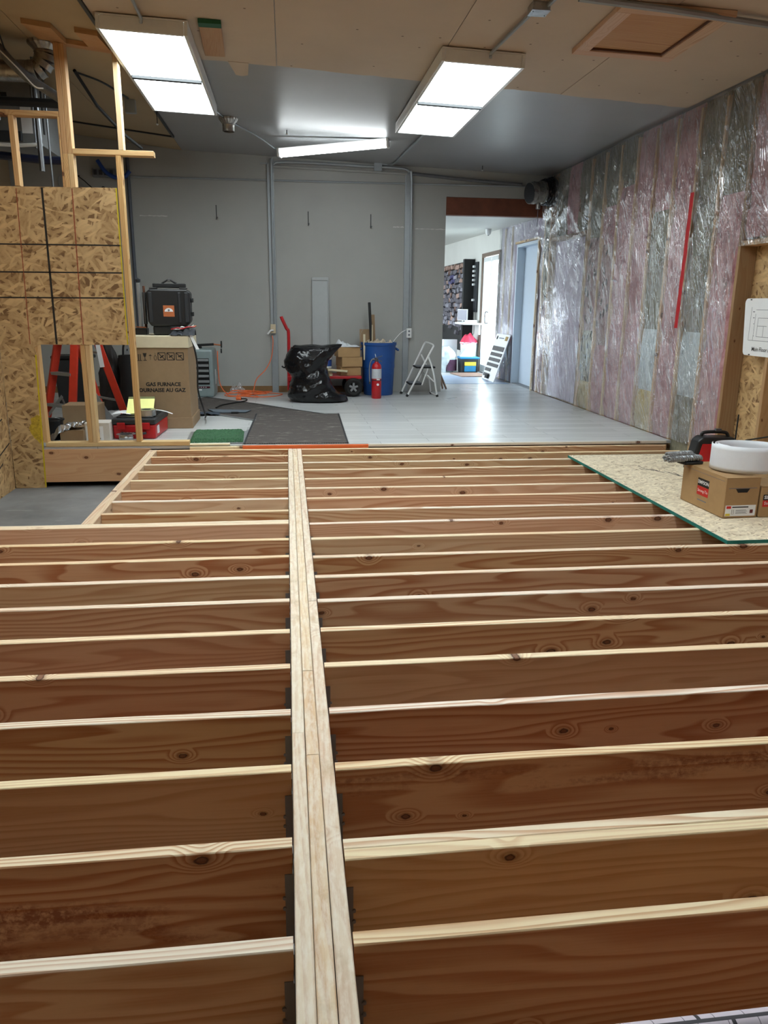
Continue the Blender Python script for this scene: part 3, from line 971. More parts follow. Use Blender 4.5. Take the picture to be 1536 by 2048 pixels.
hm = MB()        # one face-mount hanger (local: beam face at x=0, joist runs to +x, top of joist z=0)
for s in (-1, 1):
    yy = s * (TB / 2 + 0.0012)
    hm.box(0.001, 0.019, yy - 0.0008, yy + 0.0008, -H - 0.002, -0.075)
    ya, yb = sorted((s * (TB / 2 + 0.001), s * (TB / 2 + 0.030)))
    hm.box(-0.0014, 0.0006, ya, yb, -H + 0.03, -0.05)
hm.box(0.001, 0.045, -TB / 2 - 0.001, TB / 2 + 0.001, -H - 0.0035, -H - 0.001)
for s in (-1, 1):
    for zz in (-0.14, -0.17):
        hm.cyl((0.0205, s * (TB / 2 + 0.001), zz), (0.0205, s * (TB / 2 + 0.006), zz), 0.0045, n=8)
hanger_me = hm.mesh('joist_hanger', m_hanger)


def joist(x0, x1, yfar, col, label, group, mat=None, side=0, sk=0.0):
    yc = yfar - TB / 2
    t = thing('floor_joist', ((x0 + x1) / 2, yc, -H), label, 'joist', 0.0, group)
    L = x1 - x0
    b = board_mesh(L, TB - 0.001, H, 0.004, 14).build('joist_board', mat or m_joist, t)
    b.location = (0, 0, H / 2)
    tint(b, col, 0.46)
    if side:
        h = link('joist_hanger', hanger_me, t, loc=((-L / 2 if side > 0 else L / 2), 0, H), rot=(0, 0, 0 if side > 0 else pi))
    return t


BX = 0.0572
nL = len(LY)
for i, yf in enumerate(LY):
    k = nL - i                       # counted back from the vinyl floor
    x0 = -2.355 if i <= 10 else -1.172
    lab = 'wooden floor joist %s, %s back from the vinyl floor' % (SIDE_L, ORD[k])
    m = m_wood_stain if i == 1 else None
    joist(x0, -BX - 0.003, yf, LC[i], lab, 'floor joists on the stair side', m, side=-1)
joist(-2.355, -BX - 0.003, LY[10] + TB, '#d6c39c', 'doubled-up header joist bordering the stair opening, beside its twin', 'floor joists on the stair side', side=-1)
for i, yf in enumerate(RY):
    k = nL - i
    lab = 'wooden floor joist %s, %s back from the vinyl floor' % (SIDE_R, ORD[k])
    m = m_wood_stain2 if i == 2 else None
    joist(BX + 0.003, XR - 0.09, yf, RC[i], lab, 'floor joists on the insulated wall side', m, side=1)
joist(BX + 0.003, XR - 0.09, RY[1] - TB, '#dcc088', 'joist nailed against the eighteenth one to make a double joist', 'floor joists on the insulated wall side', side=1)
joist(BX + 0.003, XR - 0.09, 0.992, '#cfa67c', 'floor joist carrying the rolled-up drawing', 'floor joists on the insulated wall side', side=1)
joist(-2.355, -BX - 0.003, 0.985, '#cfa67c', 'floor joist beyond the one with the whitened top edge', 'floor joists on the stair side', side=-1)
# the rim board facing the gap, to the right wall
rim = tag(board('rim_board', (-1.17, 6.742 - 0.004, -0.14), (3.45, 6.742 - 0.004, -0.14), 0.02, 0.27, wob=0.001, seg=6, col='#caa478'), 'long rim board under the front edge of the vinyl floor', 'rim board')

# the triple centre beam
beam = thing('floor_beam', (0, 3.2, -H), 'triple-ply centre beam with weathered pale top running to the vinyl floor', 'beam')
cuts = {0: [(-0.6, 2.05), (2.053, 4.35), (4.353, 6.70)], 1: [(-0.6, 1.93), (1.933, 2.45), (2.453, 5.75), (5.753, 6.70)], 2: [(-0.6, 3.10), (3.103, 6.70)]}
for p, segs in cuts.items():
    xc = (p - 1) * 0.0382
    for a, b in segs:
        o = board('ply', (xc, a - 3.2, H / 2 + 0.001), (xc, b - 3.2, H / 2 + 0.001 + random.uniform(-0.001, 0.001)), 0.0365, H, mat=m_beam, parent=beam, wob=0.0012, seg=16, pale=0.3,
                  col=['#dccdb4', '#d9c29c', '#d8c7b0'][p])

# trimmer along the stair opening
tr = thing('trimmer_joist', (-1.207, 5.57, -H), 'double trimmer joist along the edge of the stair opening', 'joist')
for dx, c_ in ((-0.017, '#d2bda2'), (0.017, '#cbb08c')):
    board('ply', (dx, 4.404 - 5.57, H / 2), (dx, 6.715 - 5.57, H / 2), 0.033, H, parent=tr, wob=0.002, seg=8, col=c_, pale=0.35)
# rim board below the framed wall
tag(board('rim_board', (-2.12, 6.747, -0.131), (-1.232, 6.747, -0.131), 0.036, 0.284, wob=0.002, seg=6, col='#cf9f70'), 'knotty rim board under the framed wall by the stair opening', 'rim board')

# loose OSB sheet with green edges lying on the joists
sh = thing('osb_sheet', (2.89, 4.93, 0.001), 'loose OSB sheet with green edges lying on the joists', 'board', radians(0.2))
MB().box(-0.603, 0.600, -1.213, 1.213, 0.001, 0.019).build('panel', m_osb_xy, sh)
for a in ((-0.606, -0.603, -1.216, 1.216), (0.600, 0.603, -1.216, 1.216), (-0.603, 0.600, -1.216, -1.213), (-0.603, 0.600, 1.213, 1.216)):
    MB().box(a[0], a[1], a[2], a[3], 0.0, 0.0192).build('painted_edge', m_teal, sh)
mk = MB()
for k in range(9):               # smeared, unreadable factory stamp
    t_ = k / 8
    px, py = -0.22 + 0.30 * t_, 0.66 - 0.42 * t_
    a_ = radians(-58) + random.uniform(-0.5, 0.5)
    for q in range(2):
        r_ = random.uniform(0.02, 0.05)
        ox, oy = random.uniform(-0.03, 0.03), random.uniform(-0.03, 0.03)
        mk.bar((px + ox - r_ * cos(a_), py + oy - r_ * sin(a_), 0.0193), (px + ox + r_ * cos(a_), py + oy + r_ * sin(a_), 0.0193), 0.009, 0.0003)
mk.build('stamp', m_ink, sh)

# ================================================================== framed wall by the stair opening
YW = 6.722     # face of the OSB skin
fw = thing('framed_wall', (-1.8, 6.78, ZF), 'unfinished stud wall skinned with OSB above a cut-out opening', 'stud wall')


def W(x, y, z):
    return (x + 1.8, y - 6.78, z - ZF)


sk = MB()
def skin(x0, x1, z0, z1):
    sk.box(x0 + 1.8, x1 + 1.8, YW - 6.78, YW + 0.011 - 6.78, z0 - ZF, z1 - ZF)
outline = [(-2.365, -0.318), (-2.118, -0.318), (-2.085, 0.80), (-2.10, 0.86), (-2.06, 0.882), (-1.352, 0.882), (-1.352, 2.092), (-2.365, 2.08)]
sk.prism([(x + 1.8, z - ZF) for x, z in outline], YW - 6.78, YW + 0.011 - 6.78, lambda x, z, y: (x, y, z))
osb = sk.build('osb_skin', m_osb_xz, fw)
# marker grid drawn on the skin, and the yellow sprayed edge
def line(x0, z0, x1, z1, w, m, nm='marked_line'):
    y = YW - 0.0006
    MB().bar(W(x0, y, z0), W(x1, y, z1), w, 0.0006, up=(0, 1, 0)).build(nm, m, osb)
line(-1.916, 2.08, -1.919, 0.885, 0.016, m_ink)
for zz in (1.662, 1.452, 1.256):
    line(-2.36, zz - 0.006, -1.354, zz, 0.011, m_ink)
m_redline = plain('faded_red_line', C('#8f4a2c'), 0.7, var=0.4, scale=60)
line(-2.108, 2.07, -2.127, 0.885, 0.007, m_redline)
line(-1.690, 2.08, -1.709, 0.885, 0.009, m_redline)
line(-1.356, 2.09, -1.356, 0.885, 0.010, m_yelp)
line(-2.122, -0.31, -2.092, 0.80, 0.012, m_yelp)
blot = MB()
ring = [(0.055 * cos(a) * (0.6 + 0.5 * random.random()), 0.13 * sin(a) * (0.7 + 0.5 * random.random())) for a in [2 * pi * k / 16 for k in range(16)]]
blot.prism([(min(x + -2.15, -2.108) + 1.8, z + 0.2 - ZF) for x, z in ring], YW - 0.0007 - 6.78, YW - 6.78, lambda x, z, y: (x, y, z))
blot.build('spray_mark', plain('thin_yellow_spray', C('#b79a2a'), 0.6, var=0.45, scale=60), osb)


def wstud(x0, x1, z0, z1, col='#cda66a', nm='stud'):
    return board(nm, W((x0 + x1) / 2, 6.779, z0), W((x0 + x1) / 2, 6.779, z1), x1 - x0, 0.089, up=(0, -1, 0), parent=fw, col=col)


def wplate(x0, x1, z0, z1, col='#d3ae76', nm='plate'):
    return board(nm, W(x0, 6.779, (z0 + z1) / 2), W(x1, 6.779, (z0 + z1) / 2), 0.089, z1 - z0, parent=fw, col=col)


wplate(-2.09, -0.905, 0.032, 0.069, '#d2b47c', 'bottom_plate')
wstud(-2.112, -2.074, 0.07, 0.88)
wstud(-1.742, -1.704, 0.07, 2.33, '#c9a063')
wstud(-1.702, -1.664, 0.07, 2.33, '#d6b884')
wstud(-1.346, -1.306, 0.07, 2.33, '#c99f5c')
wplate(-2.365, -1.745, 2.590, 2.628, '#b98f57', 'plate')
wstud(-2.118, -2.080, 2.09, 2.589, '#c49a60')
wstud(-1.758, -1.744, 2.09, 2.589, '#c49a60', 'stud')
wplate(-1.664, -1.055, 2.332, 2.370, '#cda66c', 'plate')
wstud(-1.742, -1.704, 2.331, 3.098, '#b98d58')
wstud(-1.703, -1.665, 2.331, 3.093, '#c29a64')
wstud(-1.318, -1.280, 2.371, 3.052, '#d6bb90')
board('top_plate', W(-1.76, 6.779, 3.121), W(-1.262, 6.779, 3.072), 0.089, 0.034, parent=fw, col='#b07f4c')
# nailing blocks on the ceiling
for x0, x1, y0, y1 in ((-1.86, -1.66, 6.40, 6.73), (-1.50, -1.345, 6.40, 6.72)):
    o = cpoly([(x0, y0), (x1, y0), (x1 + 0.02, y1), (x0 + 0.02, y1)], -0.042, -0.007).build('backing_block', m_wood_clear)
    tint(o, '#a97c4a')
    tag(o, 'short wooden backing block on the ceiling %s' % ('beside the round duct flange' if x0 < -1.6 else 'above the framed wall, beside the light'), 'wood block')

# ================================================================== ceiling lights
def troffer(x0, x1, y0, y1, label, mid, group='ceiling light panels'):
    xc, yc = (x0 + x1) / 2, (y0 + y1) / 2
    t = thing('ceiling_light', (xc, yc, zc(xc)), label, 'ceiling light', 0, group)
    t.rotation_euler = (0, math.atan(0.035), 0)
    w, l, d = (x1 - x0) / 2, (y1 - y0) / 2, 0.095
    zt = -0.013
    h = MB()
    h.box(-w, w, -l, l, zt - 0.012, zt)
    for sx in (-1, 1):
        a, b = sorted((sx * w, sx * (w - 0.025)))
        h.box(a, b, -l, l, zt - d, zt - 0.0125)
    for sy in (-1, 1):
        a, b = sorted((sy * l, sy * (l - 0.025)))
        h.box(-w + 0.026, w - 0.026, a, b, zt - d, zt - 0.0125)
    h.build('housing', m_white, t, bevel=0.003)
    m = mid - yc
    MB().box(-w + 0.026, w - 0.026, m - 0.026, m + 0.026, zt - d - 0.012, zt - d + 0.02).build('divider', m_dgrey, t)
    for a, b in ((-l + 0.027, m - 0.027), (m + 0.027, l - 0.027)):
        MB().box(-w + 0.027, w - 0.027, a, b, zt - d + 0.008, zt - d + 0.016).build('diffuser', m_lens, t)
    return t


troffer(-1.265, -0.665, 5.98, 8.30, 'lit ceiling light panel beside the framed wall', 7.13)
troffer(1.09, 1.70, 6.02, 8.45, 'lit ceiling light panel with a conduit, between the hatch and strip light', 7.22)
troffer(-1.265, -0.665, 1.9, 4.25, 'lit ceiling light panel over the floor joists on the stair side', 3.07)
troffer(1.09, 1.70, 1.9, 4.25, 'lit ceiling light panel over the floor joists on the insulated side', 3.07)

st = thing('strip_light', (0.515, 9.45, 2.92), 'lit fluorescent strip light hanging crooked near the back wall', 'strip light')
a, b = Vector((-0.605, 0.15, -0.045)), Vector((0.605, -0.15, 0.045))
MB().bar(a + Vector((0, 0, 0.03)), b + Vector((0, 0, 0.03)), 0.10, 0.035).build('housing', m_white, st, bevel=0.004)
dirv = (b - a).normalized()
cv = MB()
prof = [(0.062 * cos(t_), -0.055 * sin(t_)) for t_ in [pi * k / 10 for k in range(11)]]
sidev = dirv.cross(Vector((0, 0, 1))).normalized()
upv = sidev.cross(dirv)
vs = [p + sidev * q[0] + upv * (q[1] + 0.010) for p in (a + dirv * 0.02, b - dirv * 0.02) for q in prof]
cv.add(vs, [(i, i + 1, 12 + i, 11 + i) for i in range(10)] + [tuple(range(11)), tuple(range(21, 10, -1))])
cv.build('diffuser', m_tube, st, smooth=True)
for p, s in ((a, 1), (b, -1)):
    MB().bar(p - dirv * 0.012 * s, p + dirv * 0.018 * s, 0.135, 0.095).build('end_cap', m_white, st, bevel=0.01)
MB().cyl((0.55, -0.13, 0.063), (0.55, -0.13, 0.095), 0.006, n=8).build('hanger_rod', m_alu, st)

# ================================================================== ceiling details
hx = thing('ceiling_hatch', (2.325, 5.39, zc(2.325) - 0.006), 'plywood ceiling hatch with a raised wood frame', 'hatch')
hx.rotation_euler = (0, math.atan(0.035), radians(-1.5))
for x0, x1, y0, y1 in ((-0.355, 0.355, -0.455, -0.36), (-0.355, 0.355, 0.36, 0.455), (-0.355, -0.26, -0.359, 0.359), (0.26, 0.355, -0.359, 0.359)):
    lng = (x1 - x0) > (y1 - y0)
    pa, pb = ((x0, (y0 + y1) / 2, -0.019), (x1, (y0 + y1) / 2, -0.019)) if lng else (((x0 + x1) / 2, y0, -0.019), ((x0 + x1) / 2, y1, -0.019))
    board('frame_board', pa, pb, 0.095, 0.034, parent=hx, col=random.choice(['#d2b198', '#cfae8e']))
o = board('hatch_panel', (-0.258, 0, -0.009), (0.258, 0, -0.009), 0.716, 0.012, up=(0, 0, 1), parent=hx, col='#c0905a', mat=wood_mat('plywood_face', ring=0.7, knots=0.1))
for x0, x1, y0, y1 in ((-0.258, 0.258, 0.345, 0.358), (0.247, 0.258, -0.358, 0.345)):
    MB().box(x0, x1, y0, y1, -0.028, -0.016).build('stop_bead', m_brown, hx)

cb = thing('junction_box', (1.51, 5.14, zc(1.51) - 0.006), 'galvanised junction box on the ceiling feeding the light panel conduit', 'junction box')
MB().box(-0.055, 0.055, -0.055, 0.055, -0.045, 0).build('body', m_galv, cb, bevel=0.004)
MB().box(-0.058, 0.058, -0.058, 0.058, -0.049, -0.0455).build('cover_plate', m_galv, cb, bevel=0.002)
for sx in (-1, 1):
    MB().cyl((sx * 0.045, 0.03 * sx, -0.052), (sx * 0.045, 0.03 * sx, -0.0488), 0.004, n=8).build('screw', m_steel, cb)


def pipe(name, pts, r, mat, label, cat='conduit', n=8, k=1, straps=(), group=None):
    t = thing(name, pts[0], label, cat, 0, group)
    P = [Vector(p) - Vector(pts[0]) for p in pts]
    MB().tube(spl(P, k) if k > 1 else P, r, n).build('pipe' if cat != 'cable' else 'cable_run', mat, t, smooth=True)
    for s in straps:
        c = Vector(s) - Vector(pts[0])
        MB().box(c.x - 0.03, c.x + 0.03, c.y - 0.012, c.y + 0.012, c.z - 0.004, c.z + 0.012).build('strap', mat, t)
    return t


pipe('conduit', [(1.49, 5.20, zc(1.49) - 0.03), (1.465, 5.60, zc(1.46) - 0.03), (1.44, 6.00, zc(1.44) - 0.035), (1.44, 6.014, zc(1.44) - 0.06)], 0.012, m_cond, 'thin conduit from the ceiling junction box to the light panel', k=3)
pipe('conduit', [(1.55, 5.10, zc(1.55) - 0.025), (1.60, 4.3, zc(1.6) - 0.025)], 0.012, m_cond, 'short conduit leading away from the ceiling junction box')
pipe('conduit', [(1.66, 4.86, zc(1.6) - 0.055), (2.2, 4.90, zc(2.2) - 0.05), (3.44, 5.06, zc(3.44) - 0.04)], 0.02, m_cond, 'long conduit crossing the ceiling in front of the hatch', straps=[(1.9, 4.88, zc(1.9) - 0.03)])
pipe('conduit', [(-0.95, 4.4, zc(-.95) - 0.03), (-0.965, 5.94, zc(-.96) - 0.03), (-0.97, 5.972, zc(-.97) - 0.055)], 0.012, m_cond, 'conduit entering the light panel beside the framed wall')
o = thing('ceiling_board', (-0.53, 6.3, zc(-0.53) - 0.007), 'wood offcut with a green painted end screwed to the ceiling', 'wood block', radians(2))
board('offcut', (0, -0.28, -0.014), (0, 0.36, -0.014), 0.15, 0.026, parent=o, col='#b18a64', mat=m_wood_clear)
MB().box(-0.076, 0.076, -0.37, -0.285, -0.028, -0.001).build('green_end', m_green, o)

# round vent collar
def collar(name, x, y, r, h, label):
    t = thing(name, (x, y, zc(x) - 0.004), label, 'vent')
    mb = MB()
    n = 36
    vs = []
    for q, (rr, zz) in enumerate(((r * 1.55, 0.0), (r * 1.5, -0.02), (r * 1.12, -0.05), (r, -0.06))):
        for k in range(n):
            w = 1 + (0.035 if k % 2 else -0.035) * (1 - q / 3)
            vs.append((rr * w * cos(2 * pi * k / n), rr * w * sin(2 * pi * k / n), zz))
    mb.add(vs, [(q * n + k, q * n + (k + 1) % n, (q + 1) * n + (k + 1) % n, (q + 1) * n + k) for q in range(3) for k in range(n)])
    mb.build('crimped_flange', m_duct, t)
    MB().lathe([(r, -0.061), (r, -h * 0.5), (r * 1.05, -h * 0.52), (r, -h * 0.55), (r, -h), (r * 0.93, -h), (r * 0.9, -0.07)], n).build('pipe_stub', m_duct, t, smooth=True)
    return t


collar('vent_collar', -0.60, 8.86, 0.062, 0.13, 'small crimped metal vent collar on the grey ceiling')
t = collar('duct_elbow', -1.86, 6.95, 0.078, 0.085, 'round sheet-metal duct elbow hanging from the ceiling behind the studs')
arc = [(0, 0, -0.07)] + [(-0.12 + 0.12 * cos(q), 0, -0.085 - 0.12 * sin(q)) for q in [radians(v) for v in (0, 22, 45, 68, 90)]] + [(-0.14, 0, -0.205)]
for i in range(len(arc) - 1):
    MB().tube([arc[i], arc[i + 1]], [0.0775, 0.0775], 28).build('elbow_gore', m_duct, t, smooth=True)
    MB().tube([Vector(arc[i]) + (Vector(arc[i + 1]) - Vector(arc[i])) * q for q in (0.0, 0.18)], [0.0815, 0.0815], 28).build('seam_ring', m_duct, t, smooth=True)
MB().tube([(-0.14, 0, -0.205), (-0.9, 0.02, -0.215)], 0.0765, 28).build('duct_run', m_duct, t, smooth=True)

# small ceiling hooks / hanging bits near the back
for k, (x, y, dz, lab) in enumerate(((0.0, 9.25, 0.035, 'small ceiling hook left behind over the strip light'), (2.5, 10.5, 0.05, 'small screw hook hanging from the ceiling by the doorway'),
                                     (-1.30, 8.75, 0.13, 'thin pull cord hanging from the end of the light panel'))):
    o = thing('ceiling_hook' if k < 2 else 'pull_cord', (x, y, zc(x)), lab, 'hook' if k < 2 else 'cord')
    MB().cyl((0, 0, 0), (0, 0, -dz), 0.006 if k < 2 else 0.004, n=8).build('shank', m_steel if k < 2 else m_blackm, o)
    MB().lathe([(0.0, -dz - 0.016), (0.012, -dz - 0.008), (0.012, -dz), (0.0, -dz + 0.004)], 10).build('tip', m_white, o, smooth=True)
pipe('power_cable', [(-0.74, 8.31, zc(-.74) - 0.03), (-0.62, 8.9, zc(-.6) - 0.006), (-0.55, 9.1, zc(-.55) - 0.008), (-0.33, 9.35, zc(-.3) - 0.06), (-0.11, 9.58, 2.90)], 0.008, m_cond, 'thin grey cable sagging from the light panel to the strip light', 'cable', 6, 8)

# ================================================================== back wall services
pipe('conduit', [(-0.205, YB - 0.045, 0.86), (-0.205, YB - 0.045, 2.86), (-0.17, YB - 0.045, 2.95), (-0.08, YB - 0.045, 2.985), (0.4, YB - 0.045, 2.985), (1.13, YB - 0.045, 2.965)], 0.018, m_cond, 'bent conduit rising up the back wall beside the grey channel', k=4)
t = thing('channel_post', (-0.225, YB, ZF), 'grey painted channel post on the back wall above the orange cord', 'channel')
MB().box(-0.035, 0.052, -0.03, -0.001, 0, 2.93).build('channel', m_cond, t, bevel=0.003)
MB().box(-0.04, 0.03, -0.075, -0.031, 0.80, 0.92).build('outlet_box', plain('cream_outlet', C('#c7b79a'), 0.5), t, bevel=0.004)
MB().tube(spl([(0.0, -0.085, 0.84), (-0.04, -0.10, 0.835), (-0.08, -0.11, 0.79)], 5), 0.012, 8).build('plug', m_white, t, smooth=True)
MB().box(-0.12, 0.10, -0.02, -0.001, 2.931, 2.95).build('top_bracket', m_cond, t)
t = thing('channel_post', (1.60, YB, ZF), 'grey painted channel post on the back wall behind the folding step stool', 'channel')
MB().box(-0.045, 0.035, -0.03, -0.001, 0, 2.86).build('channel', m_cond, t, bevel=0.003)
MB().box(-0.09, 0.09, -0.02, -0.001, 2.861, 2.88).build('top_bracket', m_cond, t)
ob = MB().box(0.0, 0.07, -0.075, -0.031, 0.75, 0.88).build('outlet_box', m_white, t, bevel=0.004)
for zz in (0.79, 0.84):
    MB().box(0.022, 0.048, -0.077, -0.0755, zz - 0.012, zz + 0.012).build('socket', m_print, ob)
MB().tube(spl([(0.0, -0.06, 0.86), (-0.08, -0.09, 0.82), (-0.16, -0.12, 0.74), (-0.21, -0.16, 0.68)], 5), 0.005, 6).build('lead', m_white, t, smooth=True)
pipe('conduit', [(1.24, YB - 0.045, 2.965), (1.52, YB - 0.045, 2.955), (1.60, YB - 0.045, 2.92), (1.635, YB - 0.045, 2.84), (1.645, YB - 0.045, 2.0), (1.65, YB - 0.045, 0.93)], 0.016, m_cond, 'bent conduit dropping down the back wall to the outlet', k=4)
t = thing('junction_box', (1.185, YB, 2.99), 'square grey junction box high on the back wall', 'junction box')
MB().box(-0.05, 0.05, -0.07, -0.001, -0.075, 0.04).build('body', m_cond, t, bevel=0.004)
MB().box(-0.052, 0.052, -0.074, -0.0705, -0.077, 0.042).build('cover_plate', m_cond, t, bevel=0.002)
pipe('conduit', [(1.236, YB - 0.045, 3.0), (1.33, YB - 0.06, 3.0), (1.38, 10.6, zc(1.38) - 0.02), (1.42, 9.5, zc(1.42) - 0.02), (1.45, 8.46, zc(1.45) - 0.04)], 0.012, m_cond, 'conduit from the wall junction box up to the light panel', k=5)
pipe('conduit', [(-2.2, YB - 0.012, 2.76), (0.6, YB - 0.012, 2.77), (3.3, YB - 0.012, 2.785)], 0.012, m_cond, 'long thin pipe running level across the top of the back wall')
pipe('conduit', [(-2.0, YB - 0.05, 0.04), (-2.0, YB - 0.05, 3.0)], 0.022, plain('dark_blue_grey_pipe', C('#4a4f5a'), 0.5), 'dark vertical pipe on the back wall behind the framed wall')
pipe('sprinkler_pipe', [(1.64, YB - 0.02, 2.90), (2.4, YB - 0.02, 2.845), (3.14, YB - 0.05, 2.80)], 0.022, plain('shadow_grey_pipe', C('#63666a'), 0.5), 'thick grey pipe sloping above the doorway to the metal duct')
pipe('sprinkler_pipe', [(-0.17, YB - 0.02, 2.935), (0.6, YB - 0.02, 2.92), (1.58, YB - 0.02, 2.895)], 0.018, m_grey, 'grey painted pipe sloping between the two channel posts')
for x, z in ((-0.925, 2.45), (0.267, 2.40), (1.10, 2.385)):
    o = thing('nail_hook', (x, YB, z), {-0.925: 'small nail hook on the back wall above the unit heater', 0.267: 'small nail hook on the back wall above the clear plastic lens',
                                        1.10: 'small nail hook on the back wall above the blue bin'}[x], 'hook')
    MB().box(-0.006, 0.006, -0.004, -0.0003, -0.17, 0.0).build('slot', m_dgrey, o)
    MB().tube(spl([(0, -0.004, -0.16), (0.0, -0.03, -0.175), (0.012, -0.035, -0.15)], 5), 0.006, 6).build('hook', m_steel, o, smooth=True)
t = thing('light_lens', (0.415, YB - 0.08, ZF), 'long clear plastic light lens leaning upright against the back wall', 'lens')
M_ = Matrix.Rotation(radians(-2.6), 4, 'X')
le = MB()
le.box(-0.105, 0.105, -0.003, 0.003, 0.0, 1.53, M_)
for sx in (-1, 1):
    le.box(sx * 0.105 - 0.008, sx * 0.105 + 0.008, -0.016, 0.004, 0, 1.535, M_)
le.box(-0.11, 0.11, -0.016, 0.004, 1.50, 1.54, M_)
le.build('lens_sheet', plain('frosted_lens', C('#a9adae'), 0.3, var=0.03), t, bevel=0.003)

# duct stub through the corner by the doorway
t = thing('duct_stub', (3.24, 10.52, 2.66), 'round metal duct stub wrapped in plastic beside the doorway header', 'duct')
ax = Vector((0.95, 0.25, 0.10)).normalized()
c0 = Vector((-0.10, -0.03, -0.01))
MB().tube([c0, c0 + ax * 0.17], 0.135, 30).build('duct_body', m_duct, t, smooth=True)
MB().tube([c0 + ax * 0.055, c0 + ax * 0.075], 0.140, 30).build('seam_ring', m_duct, t, smooth=True)
MB().tube([c0 + ax * 0.17, c0 + ax * 0.195], 0.145, 30).build('flange', m_duct, t, smooth=True)
MB().tube([c0 - ax * 0.004, c0 - ax * 0.001], 0.125, 30).build('end_disc', m_dgrey, t, smooth=True)
MB().cyl((0.03, -0.02, -0.13), (0.03, -0.02, -0.20), 0.028, n=14).build('drain_stub', m_duct, t, smooth=True)
MB().cyl((0.03, -0.02, -0.20), (0.03, -0.02, -0.42), 0.004, n=6).build('wire', m_print, t)
wr = MB()
def wrapf(u, v):
    th = 2 * pi * u
    r_ = 0.155 + 0.02 * noise.noise(Vector((cos(th) * 4, sin(th) * 4, v * 7))) + 0.03 * v
    p = c0 + ax * (0.195 + 0.15 * v)
    sv = ax.cross(Vector((0, 0, 1))).normalized()
    uv_ = sv.cross(ax)
    return p + sv * r_ * cos(th) + uv_ * r_ * sin(th)
wr.grid(wrapf, 28, 8).build('plastic_wrap', m_bag, t)

# ================================================================== mechanical corner behind the studs
t = thing('air_handler', (-2.42, 8.0, 2.56), 'grey sheet-metal air handler hung behind the studs', 'air handler')
MB().box(-0.32, 0.25, -0.25, 0.45, 0, 0.50).build('cabinet', plain('grey_sheet_metal', C('#7d7f80'), 0.45, metal=0.3), t, bevel=0.006)
MB().box(-0.30, 0.10, -0.29, -0.251, 0.02, 0.10).build('drip_tray', m_dgrey, t, bevel=0.004)
MB().box(0.10, 0.19, -0.254, -0.2505, 0.09, 0.30).build('rating_label', m_paper, t)
MB().box(-0.06, 0.0, -0.262, -0.2505, 0.06, 0.10).build('latch', m_blackm, t)
MB().box(-0.05, 0.0, -0.262, -0.2505, 0.38, 0.41).build('latch', m_blackm, t)
for n_, (x, y, z0, z1, lab) in enumerate(((-2.20, 7.70, 2.52, zc(-2.2), 'thin threaded rod hanging beside the air handler'), (-2.10, 7.62, 2.62, zc(-2.1), 'dark hanger rod in front of the black pipe'),
                                   (-2.05, 7.55, 2.15, zc(-2.05), 'thin steel rod dropping below the black pipe'), (-2.42, 7.5, 2.70, zc(-2.42), 'threaded rod next to the closet wall'), (-1.72, 8.9, 1.5, zc(-1.72), 'vertical grey conduit behind the end stud'))):
    pipe('hanger_rod', [(x, y, z0), (x, y, z1)], 0.008 if n_ < 4 else 0.014, m_steel if n_ != 1 else m_blackm, lab, 'rod')
pipe('gas_pipe', [(-2.10, 7.45, 2.30), (-2.10, 7.45, 2.60), (-2.10, 7.45, zc(-2.1))], [0.022, 0.022, 0.012], m_steel, 'short capped gas pipe dropping behind the studs', 'pipe')
pipe('black_pipe', [(-3.0, 7.35, 2.82), (-2.2, 7.35, 2.815), (-1.84, 7.35, 2.81)], 0.035, m_blackm, 'black insulated pipe running behind the studs', 'pipe')
pipe('black_pipe', [(-3.0, 7.9, 2.52), (-2.2, 7.9, 2.46), (-1.97, 7.9, 2.46)], 0.035, plain('navy_pipe', C('#141a33'), 0.4), 'dark blue insulated pipe low behind the studs', 'pipe')
pipe('condensate_pipe', [(-2.55, 7.6, 2.53), (-2.3, 7.6, 2.525), (-2.12, 7.6, 2.54)], 0.016, m_white, 'white plastic drain pipe under the air handler', 'pipe')
pipe('flexible_duct', [(-2.42, 6.85, 3.16), (-2.20, 6.85, 3.10), (-2.09, 6.85, 2.985), (-1.97, 6.85, 2.875), (-1.83, 6.86, 2.79), (-1.74, 6.88, 2.735)], [0.03] + [0.034] * 39 + [0.03], m_flex, 'taped grey flexible duct drooping behind the studs', 'duct', 12, 8)
pipe('wire', [(-2.16, 6.80, 3.06), (-2.02, 6.80, 2.92), (-1.92, 6.80, 2.81), (-1.86, 6.82, 2.80)], 0.006, m_white, 'loose white wire tied along the flexible duct', 'cable', 6, 8)
pipe('hanger_strap', [(-2.02, 6.3, zc(-2) - 0.01), (-2.12, 6.85, 3.05)], 0.006, m_blackm, 'dark strap holding up the flexible duct', 'strap')
pipe('blue_hose', [(-2.352, 10.79, 2.928), (-2.266, 10.79, 2.8), (-2.152, 10.79, 2.735), (-2.038, 10.79, 2.743), (-1.966, 10.79, 2.814)], 0.025, m_hose, 'blue hose looping behind the studs', 'hose', 10, 8)
for k in range(7):
    pts = [(-2.75 + random.uniform(-0.25, 0.3), YB - 0.012, 2.25 + random.uniform(0, .25))]
    for q in range(5):
        p = pts[-1]
        pts.append((min(-2.2, max(-3.3, p[0] + random.uniform(-0.2, 0.25))), YB - 0.012 - 0.004 * k, min(2.75, max(2.15, p[2] + random.uniform(-0.25, 0.25)))))
    pipe('loose_wire', pts, 0.006, m_blackm if k % 2 else m_cond, 'tangled loose wire behind the stud wall', 'cable', 6, 8, group='tangled wires')
